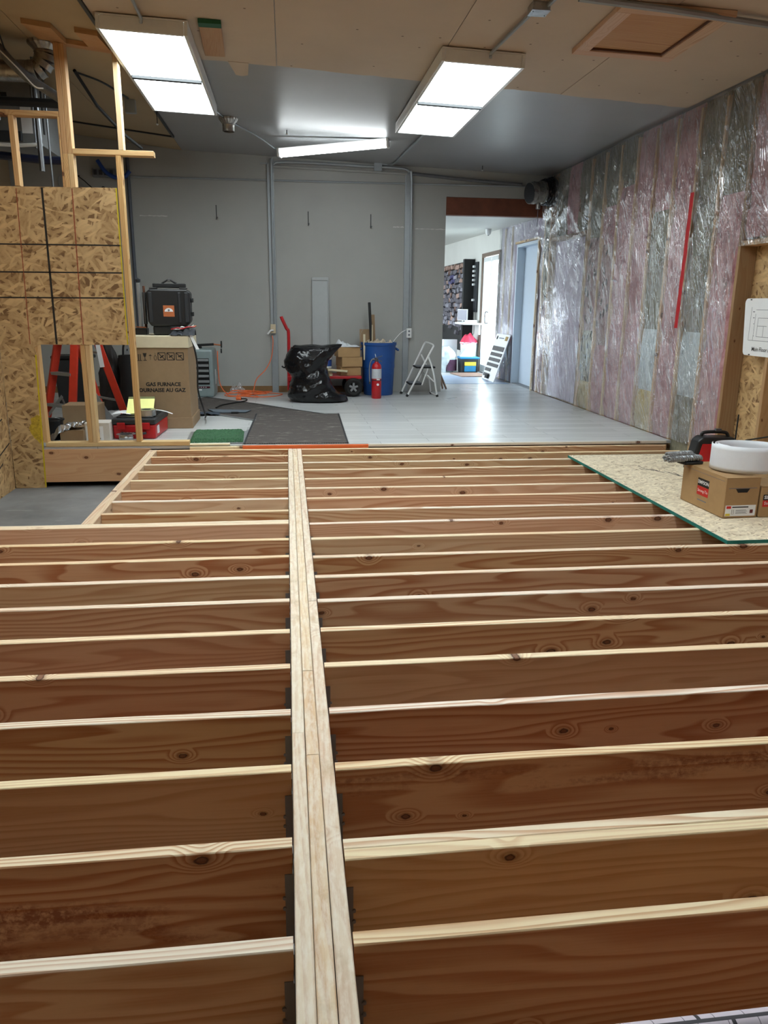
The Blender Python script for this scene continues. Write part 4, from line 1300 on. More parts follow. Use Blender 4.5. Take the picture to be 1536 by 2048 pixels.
pipe('sprinkler_pipe', [(-1.80, 7.6, zc(-1.8) - 0.02), (-1.72, 8.0, 2.95), (-1.55, 8.3, 2.77), (-1.42, 8.45, 2.68)], 0.014, m_blackm, 'dark pipe slanting down behind the end studs', 'pipe')
pipe('sprinkler_pipe', [(-1.80, 7.7, zc(-1.8) - 0.012), (-1.64, 7.9, zc(-1.64) - 0.012), (-1.50, 8.35, zc(-1.5) - 0.02)], 0.009, m_dgrey, 'thin grey conduit bending along the ceiling behind the end studs', k=6)
t = thing('junction_box', (-1.50, 8.45, zc(-1.5) - 0.068), 'small grey metal box on the ceiling beside the end stud', 'junction box')
MB().box(-0.05, 0.05, -0.03, 0.03, -0.06, 0.06).build('body', m_cond, t, bevel=0.003)
MB().box(-0.045, 0.045, -0.034, -0.0305, -0.055, 0.055).build('cover_plate', m_cond, t)
t = thing('control_box', (-2.27, 10.83, 2.74), 'grey control box behind the blue hose', 'control box')
MB().box(-0.16, 0.12, -0.02, 0.06, 0, 0.10).build('body', m_flex, t, bevel=0.004)
for k in range(4):
    MB().box(-0.14 + k * 0.065, -0.10 + k * 0.065, -0.035, -0.0205, 0.02, 0.08).build('relay', m_dgrey, t)

# ================================================================== things on and around the OSB sheet
RX = (radians(90), 0, 0)                 # lettering on a face turned to -Y
RLX = (radians(90), 0, radians(-90))     # lettering on a face turned to -X


def carton(name, x0, x1, y0, y1, z0, h, label, mat=m_card, open_flaps=False, cat='cardboard box', group=None, rz=0.0):
    t = thing(name, ((x0 + x1) / 2, (y0 + y1) / 2, z0), label, cat, rz, group)
    w, d = (x1 - x0) / 2, (y1 - y0) / 2
    MB().box(-w, w, -d, d, 0.001, h - 0.004).build('carton_body', mat, t, bevel=0.003)
    MB().box(-w, w, -d, -0.002, h - 0.0035, h).build('top_flap', mat, t)
    MB().box(-w, w, 0.002, d, h - 0.0035, h).build('top_flap', mat, t)
    return t


def simpson(t, w, d, h, cx):
    """printed block on the -X face at local y=cx"""
    x = -w - 0.0006
    MB().box(x - 0.0004, x, cx - 0.062, cx + 0.062, h * 0.56, h * 0.76).build('black_print', m_ink, t)
    MB().box(x - 0.0004, x, cx - 0.062, cx + 0.062, h * 0.33, h * 0.555).build('red_print', m_inkr, t)
    text('SIMPSON', 0.030, m_paper, t, (x - 0.0009, cx, h * 0.66), RLX, name='printed_name', bold=0.0008)
    text('Strong-Tie', 0.026, m_paper, t, (x - 0.0009, cx, h * 0.445), RLX, name='printed_name')
    MB().box(x - 0.0003, x, -d + 0.02, d - 0.02, h * 0.90, h * 0.907).build('printed_rule', m_print, t)
    MB().box(x - 0.0003, x, cx - 0.05, cx + 0.05, h * 0.19, h * 0.215).build('printed_rule', m_print, t)


t = carton('fastener_box', 2.495, 2.715, 4.14, 4.62, 0.022, 0.245, 'brown fastener box with a black and red printed label, under the white coil', m_card2)
t.rotation_euler = (0, 0, radians(2.0))
simpson(t, 0.11, 0.24, 0.245, -0.005)
MB().prism([(-0.045, 0.178), (0.045, 0.178), (0.03, 0.155), (-0.03, 0.155)], -0.2412, -0.2402, lambda x, z, y: (x, y, z)).build('hand_hole', m_blackm, t)
MB().box(-0.09, 0.09, -0.2409, -0.2403, 0.180, 0.183).build('printed_rule', m_print, t)
lb = MB().box(-0.098, 0.098, -0.2412, -0.2403, 0.012, 0.078).build('shipping_label', m_paper, t)
MB().box(-0.092, -0.062, -0.2416, -0.2413, 0.058, 0.074).build('red_mark', m_inkr, lb)
MB().box(-0.095, -0.065, -0.2416, -0.2413, 0.014, 0.028).build('yellow_mark', m_ylab, lb)
MB().box(0.062, 0.082, -0.2416, -0.2413, 0.028, 0.050).build('red_mark', plain('dark_red_ink', C('#6a2a2c'), 0.6), lb)
MB().box(-0.055, 0.05, -0.2416, -0.2413, 0.063, 0.070).build('printed_rule', m_ink, lb)
for k in range(4):
    MB().box(-0.03, 0.045 - 0.008 * (k % 2), -0.2416, -0.2413, 0.026 + k * 0.007, 0.0285 + k * 0.007).build('printed_rule', m_print, lb)
MB().tube([(-0.055, -0.2414, 0.052), (-0.055, -0.2414, 0.024), (-0.044, -0.2414, 0.024), (-0.044, -0.2414, 0.052)], 0.001, 4).build('printed_hanger', m_ink, lb)
t = carton('fastener_box', 2.735, 3.20, 4.14, 4.60, 0.022, 0.190, 'second brown fastener box with the same label, beside the first', m_card2)
x_ = -0.2325 + 0.075
MB().box(x_ - 0.06, x_ + 0.07, -0.2308, -0.2303, 0.105, 0.14).build('black_print', m_ink, t)
MB().box(x_ - 0.06, x_ + 0.07, -0.2308, -0.2303, 0.065, 0.1045).build('red_print', m_inkr, t)
text('SIMPSON', 0.029, m_paper, t, (x_ + 0.005, -0.2312, 0.122), RX, name='printed_name', bold=0.0008)
text('Strong-Tie', 0.026, m_paper, t, (x_ + 0.005, -0.2312, 0.086), RX, name='printed_name')
MB().box(-0.2, 0.2, -0.2307, -0.2303, 0.150, 0.153).build('printed_rule', m_print, t)

# spiral coil of white plastic band
t = thing('plastic_coil', (2.755, 4.37, 0.2685), 'coil of wide translucent white plastic band on the fastener box', 'plastic coil', radians(10))
def coil(u, v):
    th = -0.35 + u * 4.35 * pi
    r_ = 0.205 - 0.018 * u * 2.2
    z = 0.002 + v * 0.155 + 0.006 * sin(th)
    return (r_ * 1.05 * cos(th + 2.6), r_ * 0.95 * sin(th + 2.6), z)
o = MB().grid(coil, 120, 6).build('band', m_whitep, t, smooth=True, fixn=False)
md = o.modifiers.new('solid', 'SOLIDIFY')
md.thickness = 0.003

# auger bits with black tray
t = thing('auger_bits', (2.455, 4.56, 0.2685), 'grey spiral auger bits in a black holder on the fastener box', 'drill bits', radians(12))
MB().box(-0.03, 0.11, -0.05, 0.035, 0.0, 0.020).build('holder', m_black, t, bevel=0.006)
for k, (dy, dz, L) in enumerate(((-0.030, 0.040, 0.25), (0.008, 0.040, 0.24), (-0.012, 0.066, 0.19))):
    P0 = [(-0.15 + L * q / 60, dy + 0.014 * cos(q * 0.8), dz + 0.014 * sin(q * 0.8)) for q in range(61)]
    P1 = [(-0.15 + L * q / 60, dy + 0.014 * cos(q * 0.8 + pi), dz + 0.014 * sin(q * 0.8 + pi)) for q in range(61)]
    MB().tube(P0, 0.008, 6).tube(P1, 0.008, 6).build('spiral_bit', m_alu, t, smooth=True)

# red and black tool case
t = thing('tool_case', (3.19, 5.50, 0.021), 'black tool case with a red front standing beside the open wall bay', 'tool case', radians(-6))
pr = [(-0.19, 0.0), (0.17, 0.0), (0.15, 0.23), (0.13, 0.26), (-0.11, 0.26), (-0.145, 0.23)]
MB().prism(pr, -0.07, 0.07, lambda x, z, y: (x, y, z)).build('case_body', m_black, t, bevel=0.012)
MB().prism([(-0.155, 0.03), (0.13, 0.03), (0.11, 0.212), (-0.115, 0.212)], -0.079, -0.071, lambda x, z, y: (x, y, z)).build('front_panel', m_red, t, bevel=0.004)
MB().prism([(0.0, 0.03), (0.118, 0.03), (0.10, 0.135), (0.02, 0.135)], -0.083, -0.0795, lambda x, z, y: (x, y, z)).build('front_inset', m_blackm, t, bevel=0.002)
MB().tube(spl([(-0.10, 0, 0.26), (-0.085, 0, 0.287), (0, 0, 0.295), (0.085, 0, 0.289), (0.11, 0, 0.26)], 6), 0.013, 10).build('handle', m_black, t, smooth=True)
MB().box(0.0, 0.045, -0.02, 0.012, 0.30, 0.32).build('latch', m_steel, t, bevel=0.003)
pipe('metal_rod', [(3.44, 5.62, 0.03), (3.48, 5.68, 0.42)], 0.006, m_blackm, 'thin black rod leaning in the open wall bay', 'rod')
pipe('cord', [(3.40, 5.42, 0.26), (3.50, 5.36, 0.29), (3.58, 5.26, 0.33), (3.60, 5.10, 0.38)], 0.006, m_blackm, 'thin dark cord draped in the open wall bay', 'cable', 6, 6)

# floor plan pinned to the bay
t = thing('floor_plan', (3.538, 5.50, 0.86), 'white printed floor plan pinned to the stud in the open wall bay', 'plan sheet')
ol = []
for cy, cz, a0 in ((0.36, 0.40, 0), (-0.36, 0.40, 90), (-0.36, 0.05, 180), (0.33, 0.05, 270)):
    pass
pts = []
for cy, cz, a0 in ((0.345, 0.41, 0), (-0.36, 0.41, 90), (-0.36, 0.05, 180), (0.30, 0.05, 270)):
    for k in range(5):
        a = radians(a0 + 22.5 * k)
        pts.append((cy + 0.035 * cos(a), cz + 0.035 * sin(a)))
MB().prism(pts, 0.0, 0.0015, lambda y, z, x: (x + 0.012 * min(1, max(0, (abs(y) - 0.15) * 2)) * 0 - 0.0, y, z)).build('sheet', m_paper, t)
ln = MB()
def pl(y0, z0, y1, z1, w=0.003):
    ln.bar((-0.0006, y0, z0), (-0.0006, y1, z1), w, 0.0005, up=(1, 0, 0))
pl(0.28, 0.38, 0.28, 0.13); pl(0.22, 0.33, 0.22, 0.13); pl(0.28, 0.13, -0.30, 0.13); pl(0.22, 0.36, -0.30, 0.36); pl(0.18, 0.30, 0.18, 0.16)
pl(0.18, 0.30, -0.30, 0.30); pl(0.18, 0.24, 0.06, 0.24); pl(0.18, 0.16, -0.30, 0.16); pl(0.10, 0.24, 0.10, 0.16); pl(0.0, 0.30, 0.0, 0.16); pl(-0.12, 0.36, -0.12, 0.16)
for k in range(5):
    pl(0.26 - k * 0.012, 0.345 - k * 0.045, 0.235 - k * 0.004, 0.345 - k * 0.045, 0.006)
ln.build('plan_lines', m_print, t)
text('Main Floor P', 0.045, m_ink, t, (-0.0012, 0.10, 0.065), RLX, name='title', bold=0.0003)
for yy, zz in ((0.30, 0.435), (0.24, 0.022)):
    MB().box(-0.004, -0.0005, yy - 0.008, yy + 0.008, zz - 0.004, zz + 0.004).build('staple', m_dgrey, t)

# rolled drawing on the joist nearest the viewer
t = thing('rolled_plan', (0.88, 0.972, 0.0275), 'rolled-up printed house plan lying along a floor joist', 'paper roll', radians(0.4))
def roll(u, v):
    r_ = 0.0265 - 0.0012 * u
    return (-0.50 + 1.0 * v, r_ * cos(u * 4.6 * pi), r_ * sin(u * 4.6 * pi))
MB().grid(roll, 90, 12).build('paper', m_plan, t, smooth=True, fixn=False)

# ================================================================== inside the framed wall opening
t = thing('tool_box', (-1.415, 7.385, ZF), 'red plastic tool box with a dark grey lid, yellow pad on top', 'tool box', radians(-3))
MB().prism([(-0.185, -0.28), (0.185, -0.28), (0.185, 0.28), (-0.185, 0.28)], 0.002, 0.13, lambda x, y, z: (x * (1 + 0.1 * z), y * (1 + 0.1 * z), z)).build('base', m_red, t, bevel=0.015)
MB().box(-0.195, 0.195, -0.29, 0.29, 0.131, 0.185).build('lid', m_dgrey, t, bevel=0.014)
for k in range(5):
    MB().box(-0.16, 0.16, -0.24 + k * 0.11, -0.19 + k * 0.11, 0.1855, 0.195).build('lid_rib', m_black, t, bevel=0.004)
for sx in (-0.11, 0.11):
    MB().box(sx - 0.035, sx + 0.035, -0.302, -0.291, 0.09, 0.15).build('latch', m_red, t, bevel=0.004)
MB().box(0.186, 0.192, -0.2, -0.13, 0.04, 0.11).build('sticker', m_paper, t)
MB().tube(spl([(-0.10, -0.29, 0.06), (-0.09, -0.325, 0.06), (0.09, -0.325, 0.06), (0.10, -0.29, 0.06)], 5), 0.011, 8).build('handle', m_black, t, smooth=True)
t = thing('note_pad', (-1.42, 7.50, ZF + 0.206), 'yellow notepad propped on the red tool box', 'notepad', radians(4))
M_ = Matrix.Rotation(radians(24), 4, 'X')
MB().box(-0.125, 0.115, -0.16, 0.10, 0.058, 0.068, M_).build('pad', m_yell, t)
MB().box(-0.125, 0.115, 0.10, 0.135, 0.057, 0.070, M_).build('binding', plain('olive_binding', C('#6b6f45'), 0.6), t)
t = thing('paper_sheet', (-1.60, 7.42, ZF + 0.196), 'white paper sheet sticking out beneath the yellow notepad', 'paper')
MB().grid(lambda u, v: (-0.06 + 0.17 * u, -0.14 + 0.22 * v, 0.002 + 0.012 * sin(u * 3)), 6, 6).build('sheet', m_paper, t, smooth=True, fixn=False)
t = thing('tape_roll', (-1.335, 7.24, ZF + 0.196), 'silver roll of foil tape lying on the red tool box', 'tape roll')
MB().lathe([(0.045, 0.0), (0.085, 0.0), (0.085, 0.055), (0.045, 0.055), (0.045, 0.0)], 36).build('tape', m_foil, t, smooth=True)
MB().grid(lambda u, v: (0.06 + 0.17 * u, -0.01 + 0.045 * v, 0.05 - 0.04 * u * u), 8, 2).build('loose_end', m_white, t, smooth=True, fixn=False)
t = thing('duct_collar', (-1.475, 6.96, ZF), 'short round sheet-metal duct collar behind the wall plate', 'duct collar')
MB().lathe([(0.060, 0.001), (0.060, 0.04), (0.064, 0.045), (0.060, 0.05), (0.060, 0.072), (0.056, 0.072), (0.056, 0.001)], 30).build('ring', m_galv, t, smooth=True)
tc_ = MB()
for k in range(16):
    a = 2 * pi * k / 16
    tc_.bar((0.060 * cos(a), 0.060 * sin(a), 0.0715), (0.082 * cos(a), 0.082 * sin(a), 0.0715), 0.018, 0.0012)
tc_.build('crimped_tabs', m_galv, t)
t = thing('white_carton', (-1.725, 7.10, ZF), 'white carton with a printed label standing inside the wall opening', 'cardboard box')
MB().box(-0.105, 0.105, -0.10, 0.10, 0.001, 0.165).build('carton_body', plain('white_card', C('#cfc9c0'), 0.7, var=.04), t, bevel=0.003)
MB().box(-0.095, 0.05, -0.1015, -0.1005, 0.01, 0.135).build('label_panel', m_paper, t)
MB().box(-0.055, -0.03, -0.1022, -0.1017, 0.066, 0.073).build('printed_mark', m_ink, t)
MB().box(-0.005, 0.02, -0.1022, -0.1017, 0.066, 0.073).build('printed_mark', m_ink, t)
MB().box(-0.06, 0.025, -0.1022, -0.1017, 0.02, 0.032).build('printed_mark', m_print, t)
t = carton('flat_carton', -2.03, -1.83, 6.95, 7.22, ZF, 0.11, 'low brown carton under the silver plastic wrap', m_card)
t = thing('plastic_wrap', (-1.93, 7.03, ZF + 0.11), 'crumpled clear silver plastic wrap over a low carton', 'plastic wrap')
def wrap2(u, v):
    x = -0.17 + 0.26 * u
    y = -0.10 + 0.20 * v
    z = 0.012 + 0.05 * abs(noise.noise(Vector((u * 5, v * 4, 2)))) + 0.03 * u
    if y < -0.085:
        z -= 0.06 * (1 - u)
    if u < 0.3:
        y -= 0.03
        z -= (0.3 - u) * 0.25
    return (x, y, z)
MB().grid(wrap2, 22, 14).build('film', m_foil, t, fixn=False)
t = thing('black_tub', (-2.13, 7.14, ZF), 'small black plastic tub behind the opening jamb', 'tub')
MB().lathe([(0.0, 0.001), (0.07, 0.001), (0.085, 0.17), (0.095, 0.172), (0.095, 0.185), (0.08, 0.185), (0.07, 0.03), (0.0, 0.03)], 28).build('tub', m_black, t, smooth=True)
MB().tube(spl([(-0.09, 0, 0.175), (-0.05, -0.07, 0.20), (0.05, -0.07, 0.20), (0.09, 0, 0.175)], 5), 0.005, 6).build('handle', m_steel, t, smooth=True)
carton('brown_carton', -2.18, -1.85, 7.62, 7.90, ZF, 0.24, 'plain brown carton standing under the red stepladder', m_card)
t = thing('stepladder', (-2.2, 8.5, ZF), 'red fibreglass stepladder with aluminium steps behind the framed wall', 'stepladder')
A1 = ((-0.36, -0.10, 0.0), (-0.14, 0.05, 1.10))
A2 = ((-0.04, -0.35, 0.0), (0.04, -0.15, 1.10))
B1 = ((0.10, 0.35, 0.0), (-0.10, 0.10, 1.10))
B2 = ((0.44, -0.06, 0.0), (0.13, -0.12, 1.10))
for p, q in (A1, A2, B1, B2):
    MB().bar(p, q, 0.05, 0.075).build('rail', m_frp, t, bevel=0.006)
def lerp(r_, k):
    return Vector(r_[0]).lerp(Vector(r_[1]), k)
for k in (0.14, 0.43, 0.72):
    MB().bar(lerp(A1, k), lerp(A2, k), 0.08, 0.03).build('step', m_alu, t, bevel=0.003)
for k in (0.17, 0.62):
    MB().bar(lerp(B1, k), lerp(B2, k), 0.025, 0.02).build('rear_bar', m_alu, t)
for r_ in (A1, A2):
    MB().bar(lerp(r_, 0.02), lerp(A1 if r_ is A2 else A2, 0.3).lerp(lerp(r_, 0.14), 0.45), 0.004, 0.03).build('step_brace', m_alu, t)
MB().box(-0.18, 0.16, -0.20, 0.15, 1.101, 1.14).build('top_cap', m_frp, t, bevel=0.008)
ctr = lerp(B2, 0.60)
MB().bar(ctr + Vector((0.0, -0.042, -0.12)), ctr + Vector((-0.03, -0.042, 0.12)), 0.045, 0.002, up=(0, 1, 0)).build('warning_sticker', m_paper, t)
t = thing('dark_cloth', (-2.06, 9.12, ZF), 'dark crumpled cloth hanging behind the red stepladder', 'cloth')
def clothf(u, v):
    th = 2 * pi * u
    r_ = (0.085 + 0.035 * sin(v * 5)) * (1 + 0.5 * noise.noise(Vector((cos(th) * 2.2, sin(th) * 2.2, v * 6))))
    return (r_ * cos(th) + 0.03 * sin(v * 4), r_ * sin(th) * 0.8, 0.002 + v * 0.98)
MB().grid(clothf, 30, 26).build('folds', plain('near_black_cloth', C('#1d1917'), 0.6, var=.3), t, smooth=True, angle=50)
t = thing('grey_tote', (-2.52, 9.5, ZF), 'dark grey plastic tote behind the red stepladder', 'tote')
MB().prism([(-0.2, -0.15), (0.2, -0.15), (0.2, 0.15), (-0.2, 0.15)], 0.001, 0.55, lambda x, y, z: (x * (0.85 + .25 * z), y * (0.85 + .25 * z), z)).build('tub', m_dgrey, t, bevel=0.015)
MB().box(-0.215, 0.215, -0.165, 0.165, 0.551, 0.59).build('lid', m_black, t, bevel=0.012)
t = thing('slotted_angle', (-1.92, 9.3, ZF), 'perforated steel angle post leaning behind the red stepladder', 'steel angle')
sa = MB()
p0, p1 = Vector((0, 0.0, 0.30)), Vector((0.10, 0.05, 1.1))
sa.bar((-0.035, 0, 0.0), p1, 0.045, 0.003, up=(0, 1, 0))
sa.build('angle', m_alu, t)
for k in range(14):
    c = Vector((-0.035, 0, 0)).lerp(p1, 0.12 + k * 0.06)
    MB().bar(c + Vector((-0.002, -0.004, -0.012)), c + Vector((0.002, -0.004, 0.012)), 0.012, 0.004, up=(0, 1, 0)).build('slot', m_blackm, t)
t = thing('tool_bag', (-1.80, 9.0, ZF), 'black canvas tool bag standing beside the furnace carton', 'tool bag')
MB().grid(lambda u, v: (0.11 * cos(2 * pi * u) * (1 + .2 * noise.noise(Vector((u * 9, v * 4, 1)))), 0.10 * sin(2 * pi * u), 0.002 + 0.62 * v), 22, 12).build('bag', m_cloth if False else m_blackm, t, smooth=True)
MB().tube(spl([(-0.06, 0, 0.60), (-0.04, 0, 0.74), (0.04, 0, 0.74), (0.06, 0, 0.60)], 6), 0.012, 8).build('strap', m_blackm, t, smooth=True)
t = thing('white_board_offcut', (-1.88, 8.05, ZF), 'grey-white board offcut leaning under the stepladder', 'board')
MB().prism([(-0.12, 0.0), (0.13, 0.0), (0.02, 0.12), (-0.09, 0.30)], 0.0, 0.012, lambda x, z, y: (x, y + z * 0.2, z)).build('board', m_alu, t)

# ================================================================== furnace carton and what stands on it
t = thing('furnace_carton', (-1.262, 8.03, ZF), 'tall brown gas furnace carton with a pale lid', 'cardboard box')
w, d = 0.268, 0.32
MB().box(-w, w, -d, d, 0.10, 0.80).build('carton_body', m_card, t, bevel=0.004)
MB().box(-w - 0.012, w + 0.012, -d - 0.010, d + 0.01, 0.001, 0.105).build('bottom_tray', m_card, t, bevel=0.004)
MB().box(-w - 0.008, w + 0.012, -d - 0.012, d + 0.01, 0.775, 0.885).build('lid', m_lid, t, bevel=0.004)
YF = -d - 0.0008
text('GAS FURNACE', 0.050, m_ink, t, (0.02, YF, 0.428), RX, name='printed_text', bold=0.002)
text('FOURNAISE AU GAZ', 0.050, m_ink, t, (-0.005, YF, 0.372), RX, name='printed_text', bold=0.002)
def sym(nm, f):
    mb = MB()
    f(mb)
    mb.build(nm, m_ink, t)
def frame(mb, cx, cz, s, w_=0.007):
    for a, b in (((-1, -1), (1, -1)), ((1, -1), (1, 1)), ((1, 1), (-1, 1)), ((-1, 1), (-1, -1))):
        mb.bar((cx + a[0] * s, YF, cz + a[1] * s), (cx + b[0] * s, YF, cz + b[1] * s), w_, 0.0005, up=(0, 1, 0))
    mb.bar((cx - s, YF, cz + s), (cx + s, YF, cz - s), w_, 0.0005, up=(0, 1, 0))
for k, cx in enumerate((0.020, 0.105, 0.190)):
    def f(mb, cx=cx, k=k):
        frame(mb, cx, 0.695, 0.034)
        mb.bar((cx - 0.015, YF, 0.680 + 0.006 * k), (cx + 0.018, YF, 0.705), 0.012, 0.0005, up=(0, 1, 0))
    sym('handling_symbol', f)
sym('arrow_symbol', lambda mb: [mb.bar((x, YF, 0.655), (x, YF, 0.715), 0.007, 0.0005, up=(0, 1, 0)) for x in (-0.195, -0.178)] + [mb.bar((-0.21, YF, 0.655), (-0.163, YF, 0.655), 0.005, 0.0005, up=(0, 1, 0))])
sym('fragile_symbol', lambda mb: [mb.prism([(-0.155, 0.725), (-0.118, 0.725), (-0.128, 0.69), (-0.145, 0.69)], YF - 0.0002, YF, lambda x, z, y: (x, y, z)), mb.bar((-0.136, YF, 0.69), (-0.136, YF, 0.66), 0.006, 0.0005, up=(0, 1, 0)), mb.bar((-0.152, YF, 0.657), (-0.12, YF, 0.657), 0.006, 0.0005, up=(0, 1, 0))])
sym('umbrella_symbol', lambda mb: [mb.prism([(-0.102, 0.70), (-0.085, 0.712), (-0.068, 0.70)], YF - 0.0002, YF, lambda x, z, y: (x, y, z)), mb.bar((-0.085, YF, 0.70), (-0.085, YF, 0.662), 0.003, 0.0005, up=(0, 1, 0))])
sym('chain_symbol', lambda mb: [mb.tube([(-0.04 + 0.012 * cos(q / 10 * 2 * pi), YF, 0.68 + 0.022 * sin(q / 10 * 2 * pi)) for q in range(11)], 0.002, 4), mb.bar((-0.04, YF, 0.702), (-0.04, YF, 0.728), 0.003, 0.0005, up=(0, 1, 0))])
ZT = ZF + 0.8865
t = thing('hard_case', (-1.175, 7.98, ZT), 'black hard case with an orange and white sticker on the furnace carton', 'equipment case', radians(3))
MB().box(-0.16, 0.16, -0.12, 0.12, 0.001, 0.09).build('base_unit', m_black, t, bevel=0.02)
MB().prism([(-0.20, 0.13), (-0.17, 0.085), (0.16, 0.085), (0.20, 0.13), (0.205, 0.40), (0.17, 0.43), (-0.17, 0.43), (-0.205, 0.40)], -0.14, 0.02, lambda x, z, y: (x, y, z)).build('case_lid', m_black, t, bevel=0.014)
MB().prism([(-0.20, 0.13), (-0.17, 0.085), (0.16, 0.085), (0.20, 0.13), (0.205, 0.40), (0.17, 0.43), (-0.17, 0.43), (-0.205, 0.40)], 0.021, 0.15, lambda x, z, y: (x, y, z)).build('case_body', m_black, t, bevel=0.014)
for x0, x1 in ((-0.185, -0.15), (0.09, 0.115), (0.15, 0.185)):
    MB().box(x0, x1, -0.154, -0.141, 0.12, 0.40).build('lid_rib', m_dgrey, t, bevel=0.005)
for sx in (-0.13, 0.15):
    MB().box(sx - 0.045, sx + 0.03, -0.12, -0.06, 0.431, 0.445).build('latch', m_black, t, bevel=0.005)
for zz in (0.18, 0.31):
    MB().box(0.206, 0.228, -0.06, 0.02, zz, zz + 0.04).build('side_latch', m_black, t, bevel=0.004)
sk_ = MB().box(-0.052, 0.052, -0.1435, -0.1405, 0.175, 0.28).build('sticker', plain('orange_sticker', C('#b5663a'), 0.5), t, bevel=0.003)
MB().prism([(0.040 * cos(radians(a)), 0.222 + 0.034 * sin(radians(a))) for a in range(0, 181, 20)], -0.1442, -0.1436, lambda x, z, y: (x, y, z)).build('sticker_emblem', m_paper, sk_)
MB().cyl((0, -0.1447, 0.235), (0, -0.1443, 0.235), 0.010, n=14).build('sticker_dot', m_print, sk_)
MB().box(-0.15, 0.155, -0.02, 0.12, 0.446, 0.485).build('top_tray', m_blackm, t, bevel=0.006)
MB().tube([(-0.07, 0.05, 0.485), (0.0, 0.05, 0.525), (0.07, 0.05, 0.485)], 0.009, 8).build('carry_handle', m_blackm, t)
MB().box(-0.012, 0.012, 0.035, 0.065, 0.50, 0.53).build('handle_clip', m_steel, t, bevel=0.002)
t = thing('pipe_threader', (-1.455, 8.0, ZT), 'silver upright tool post with dark tubes beside the black hard case', 'tool')
MB().box(-0.028, 0.006, -0.015, 0.015, 0.06, 0.49).build('upright', m_alu, t, bevel=0.006)
MB().lathe([(0.0, 0.49), (0.022, 0.495), (0.026, 0.52), (0.0, 0.535)], 14, (-0.01, 0, 0)).build('knob', m_dgrey, t, smooth=True)
for k, (x, r_, z0, z1) in enumerate(((0.035, 0.018, 0.10, 0.40), (0.03, 0.012, 0.06, 0.46))):
    MB().cyl((x - 0.0, 0.02 + k * 0.035, z0), (x, 0.02 + k * 0.035, z1), r_, n=12).build('tube', m_brown if k else m_steel, t, smooth=True)
MB().box(-0.06, 0.05, -0.05, 0.08, 0.001, 0.062).build('foot', m_black, t, bevel=0.006)
MB().bar((-0.05, -0.055, 0.075), (0.045, -0.055, 0.07), 0.012, 0.010).build('copper_strip', m_copper, t)
t = thing('glove_pile', (-1.03, 7.775, ZT), 'small heap of grey gloves and tool leads on the carton lid', 'gloves')
MB().grid(lambda u, v: (-0.13 + 0.24 * u, -0.08 + 0.14 * v, 0.003 + 0.055 * abs(noise.noise(Vector((u * 4, v * 4, 8)))) + 0.05 * u * sin(pi * v)), 16, 10).build('glove', m_cloth, t, smooth=True, fixn=False)
for k in range(5):
    P0 = [(-0.10 + 0.05 * q + random.uniform(-.02, .02), -0.06 + 0.03 * k, 0.05 + random.uniform(0, .03) + 0.006 * q) for q in range(5)]
    MB().tube(spl(P0, 5), 0.006, 6).build('lead', [m_redp, m_blackm, m_white, m_blackm, m_copper][k], t, smooth=True)
t = thing('white_strap', (-0.955, 7.74, ZT - 0.1), 'white plastic strap hanging off the corner of the carton lid', 'strap')
MB().grid(lambda u, v: (-0.02 + 0.06 * v + 0.03 * u, -0.03 + 0.01 * u, 0.105 - 0.13 * v + (0.005 if v == 0 else 0)), 2, 6).build('strap', m_paper, t, fixn=False)
pipe('extension_lead', [(-0.99, 7.74, ZT + 0.03), (-0.945, 7.72, ZT - 0.06), (-0.915, 7.74, 0.65), (-0.925, 7.78, 0.40), (-0.895, 7.86, 0.22), (-0.90, 8.1, 0.10), (-0.93, 8.35, ZF + 0.012)], 0.008, m_blackm, 'black power cord hanging down beside the furnace carton', 'cable', 6, 8)

# ================================================================== unit heater
t = thing('unit_heater', (-1.215, 10.53, ZF), 'blue-grey metal unit heater with horizontal louvres on the floor', 'heater', radians(-1))
MB().box(-0.22, 0.215, -0.23, 0.25, 0.002, 0.615).build('cabinet', m_heater, t, bevel=0.03)
MB().box(-0.19, 0.165, -0.2325, -0.229, 0.165, 0.50).build('grille_recess', m_blackm, t)
for k in range(5):
    z = 0.19 + k * 0.068
    MB().box(-0.185, 0.16, -0.255, -0.233, z, z + 0.030, Matrix.Translation((0, 0, 0))).build('louvre', m_alu, t, bevel=0.003)
MB().box(-0.10, 0.165, -0.2345, -0.2325, 0.118, 0.142).build('name_badge', plain('maroon_badge', C('#4a1526'), 0.4), t)
for k in range(6):
    MB().box(-0.045 + 0.03 * k, -0.028 + 0.03 * k, -0.2352, -0.2346, 0.126, 0.134).build('badge_letter', m_paper, t)
MB().box(-0.13, 0.06, -0.2345, -0.2325, 0.088, 0.106).build('label_strip', m_paper, t)
MB().box(0.2155, 0.217, -0.02, 0.06, 0.15, 0.34).build('side_label', m_paper, t)
t = thing('gas_valve_lead', (-1.10, 10.50, ZF + 0.617), 'black valve lead with brass fittings lying on the unit heater', 'valve')
MB().tube([(-0.26, 0, 0.03), (0.10, 0, 0.05)], 0.016, 10).build('lead', m_blackm, t, smooth=True)
MB().tube([(-0.26, -0.05, 0.014), (-0.05, -0.05, 0.014)], 0.014, 10).build('lead', m_blackm, t, smooth=True)
MB().cyl((0.10, 0, 0.05), (0.19, 0, 0.04), 0.010, n=10).build('brass_fitting', m_copper, t, smooth=True)
MB().cyl((0.19, 0, 0.05), (0.205, 0, 0.05), 0.045, n=18).build('knob', m_blackm, t, smooth=True)
MB().cyl((0.19, -0.05, -0.03), (0.205, -0.05, -0.03), 0.030, n=18).build('knob', m_blackm, t, smooth=True)
t = thing('hang_tag', (-0.985, 10.38, ZF + 0.15), 'orange and white tags hanging on the side of the unit heater', 'tag')
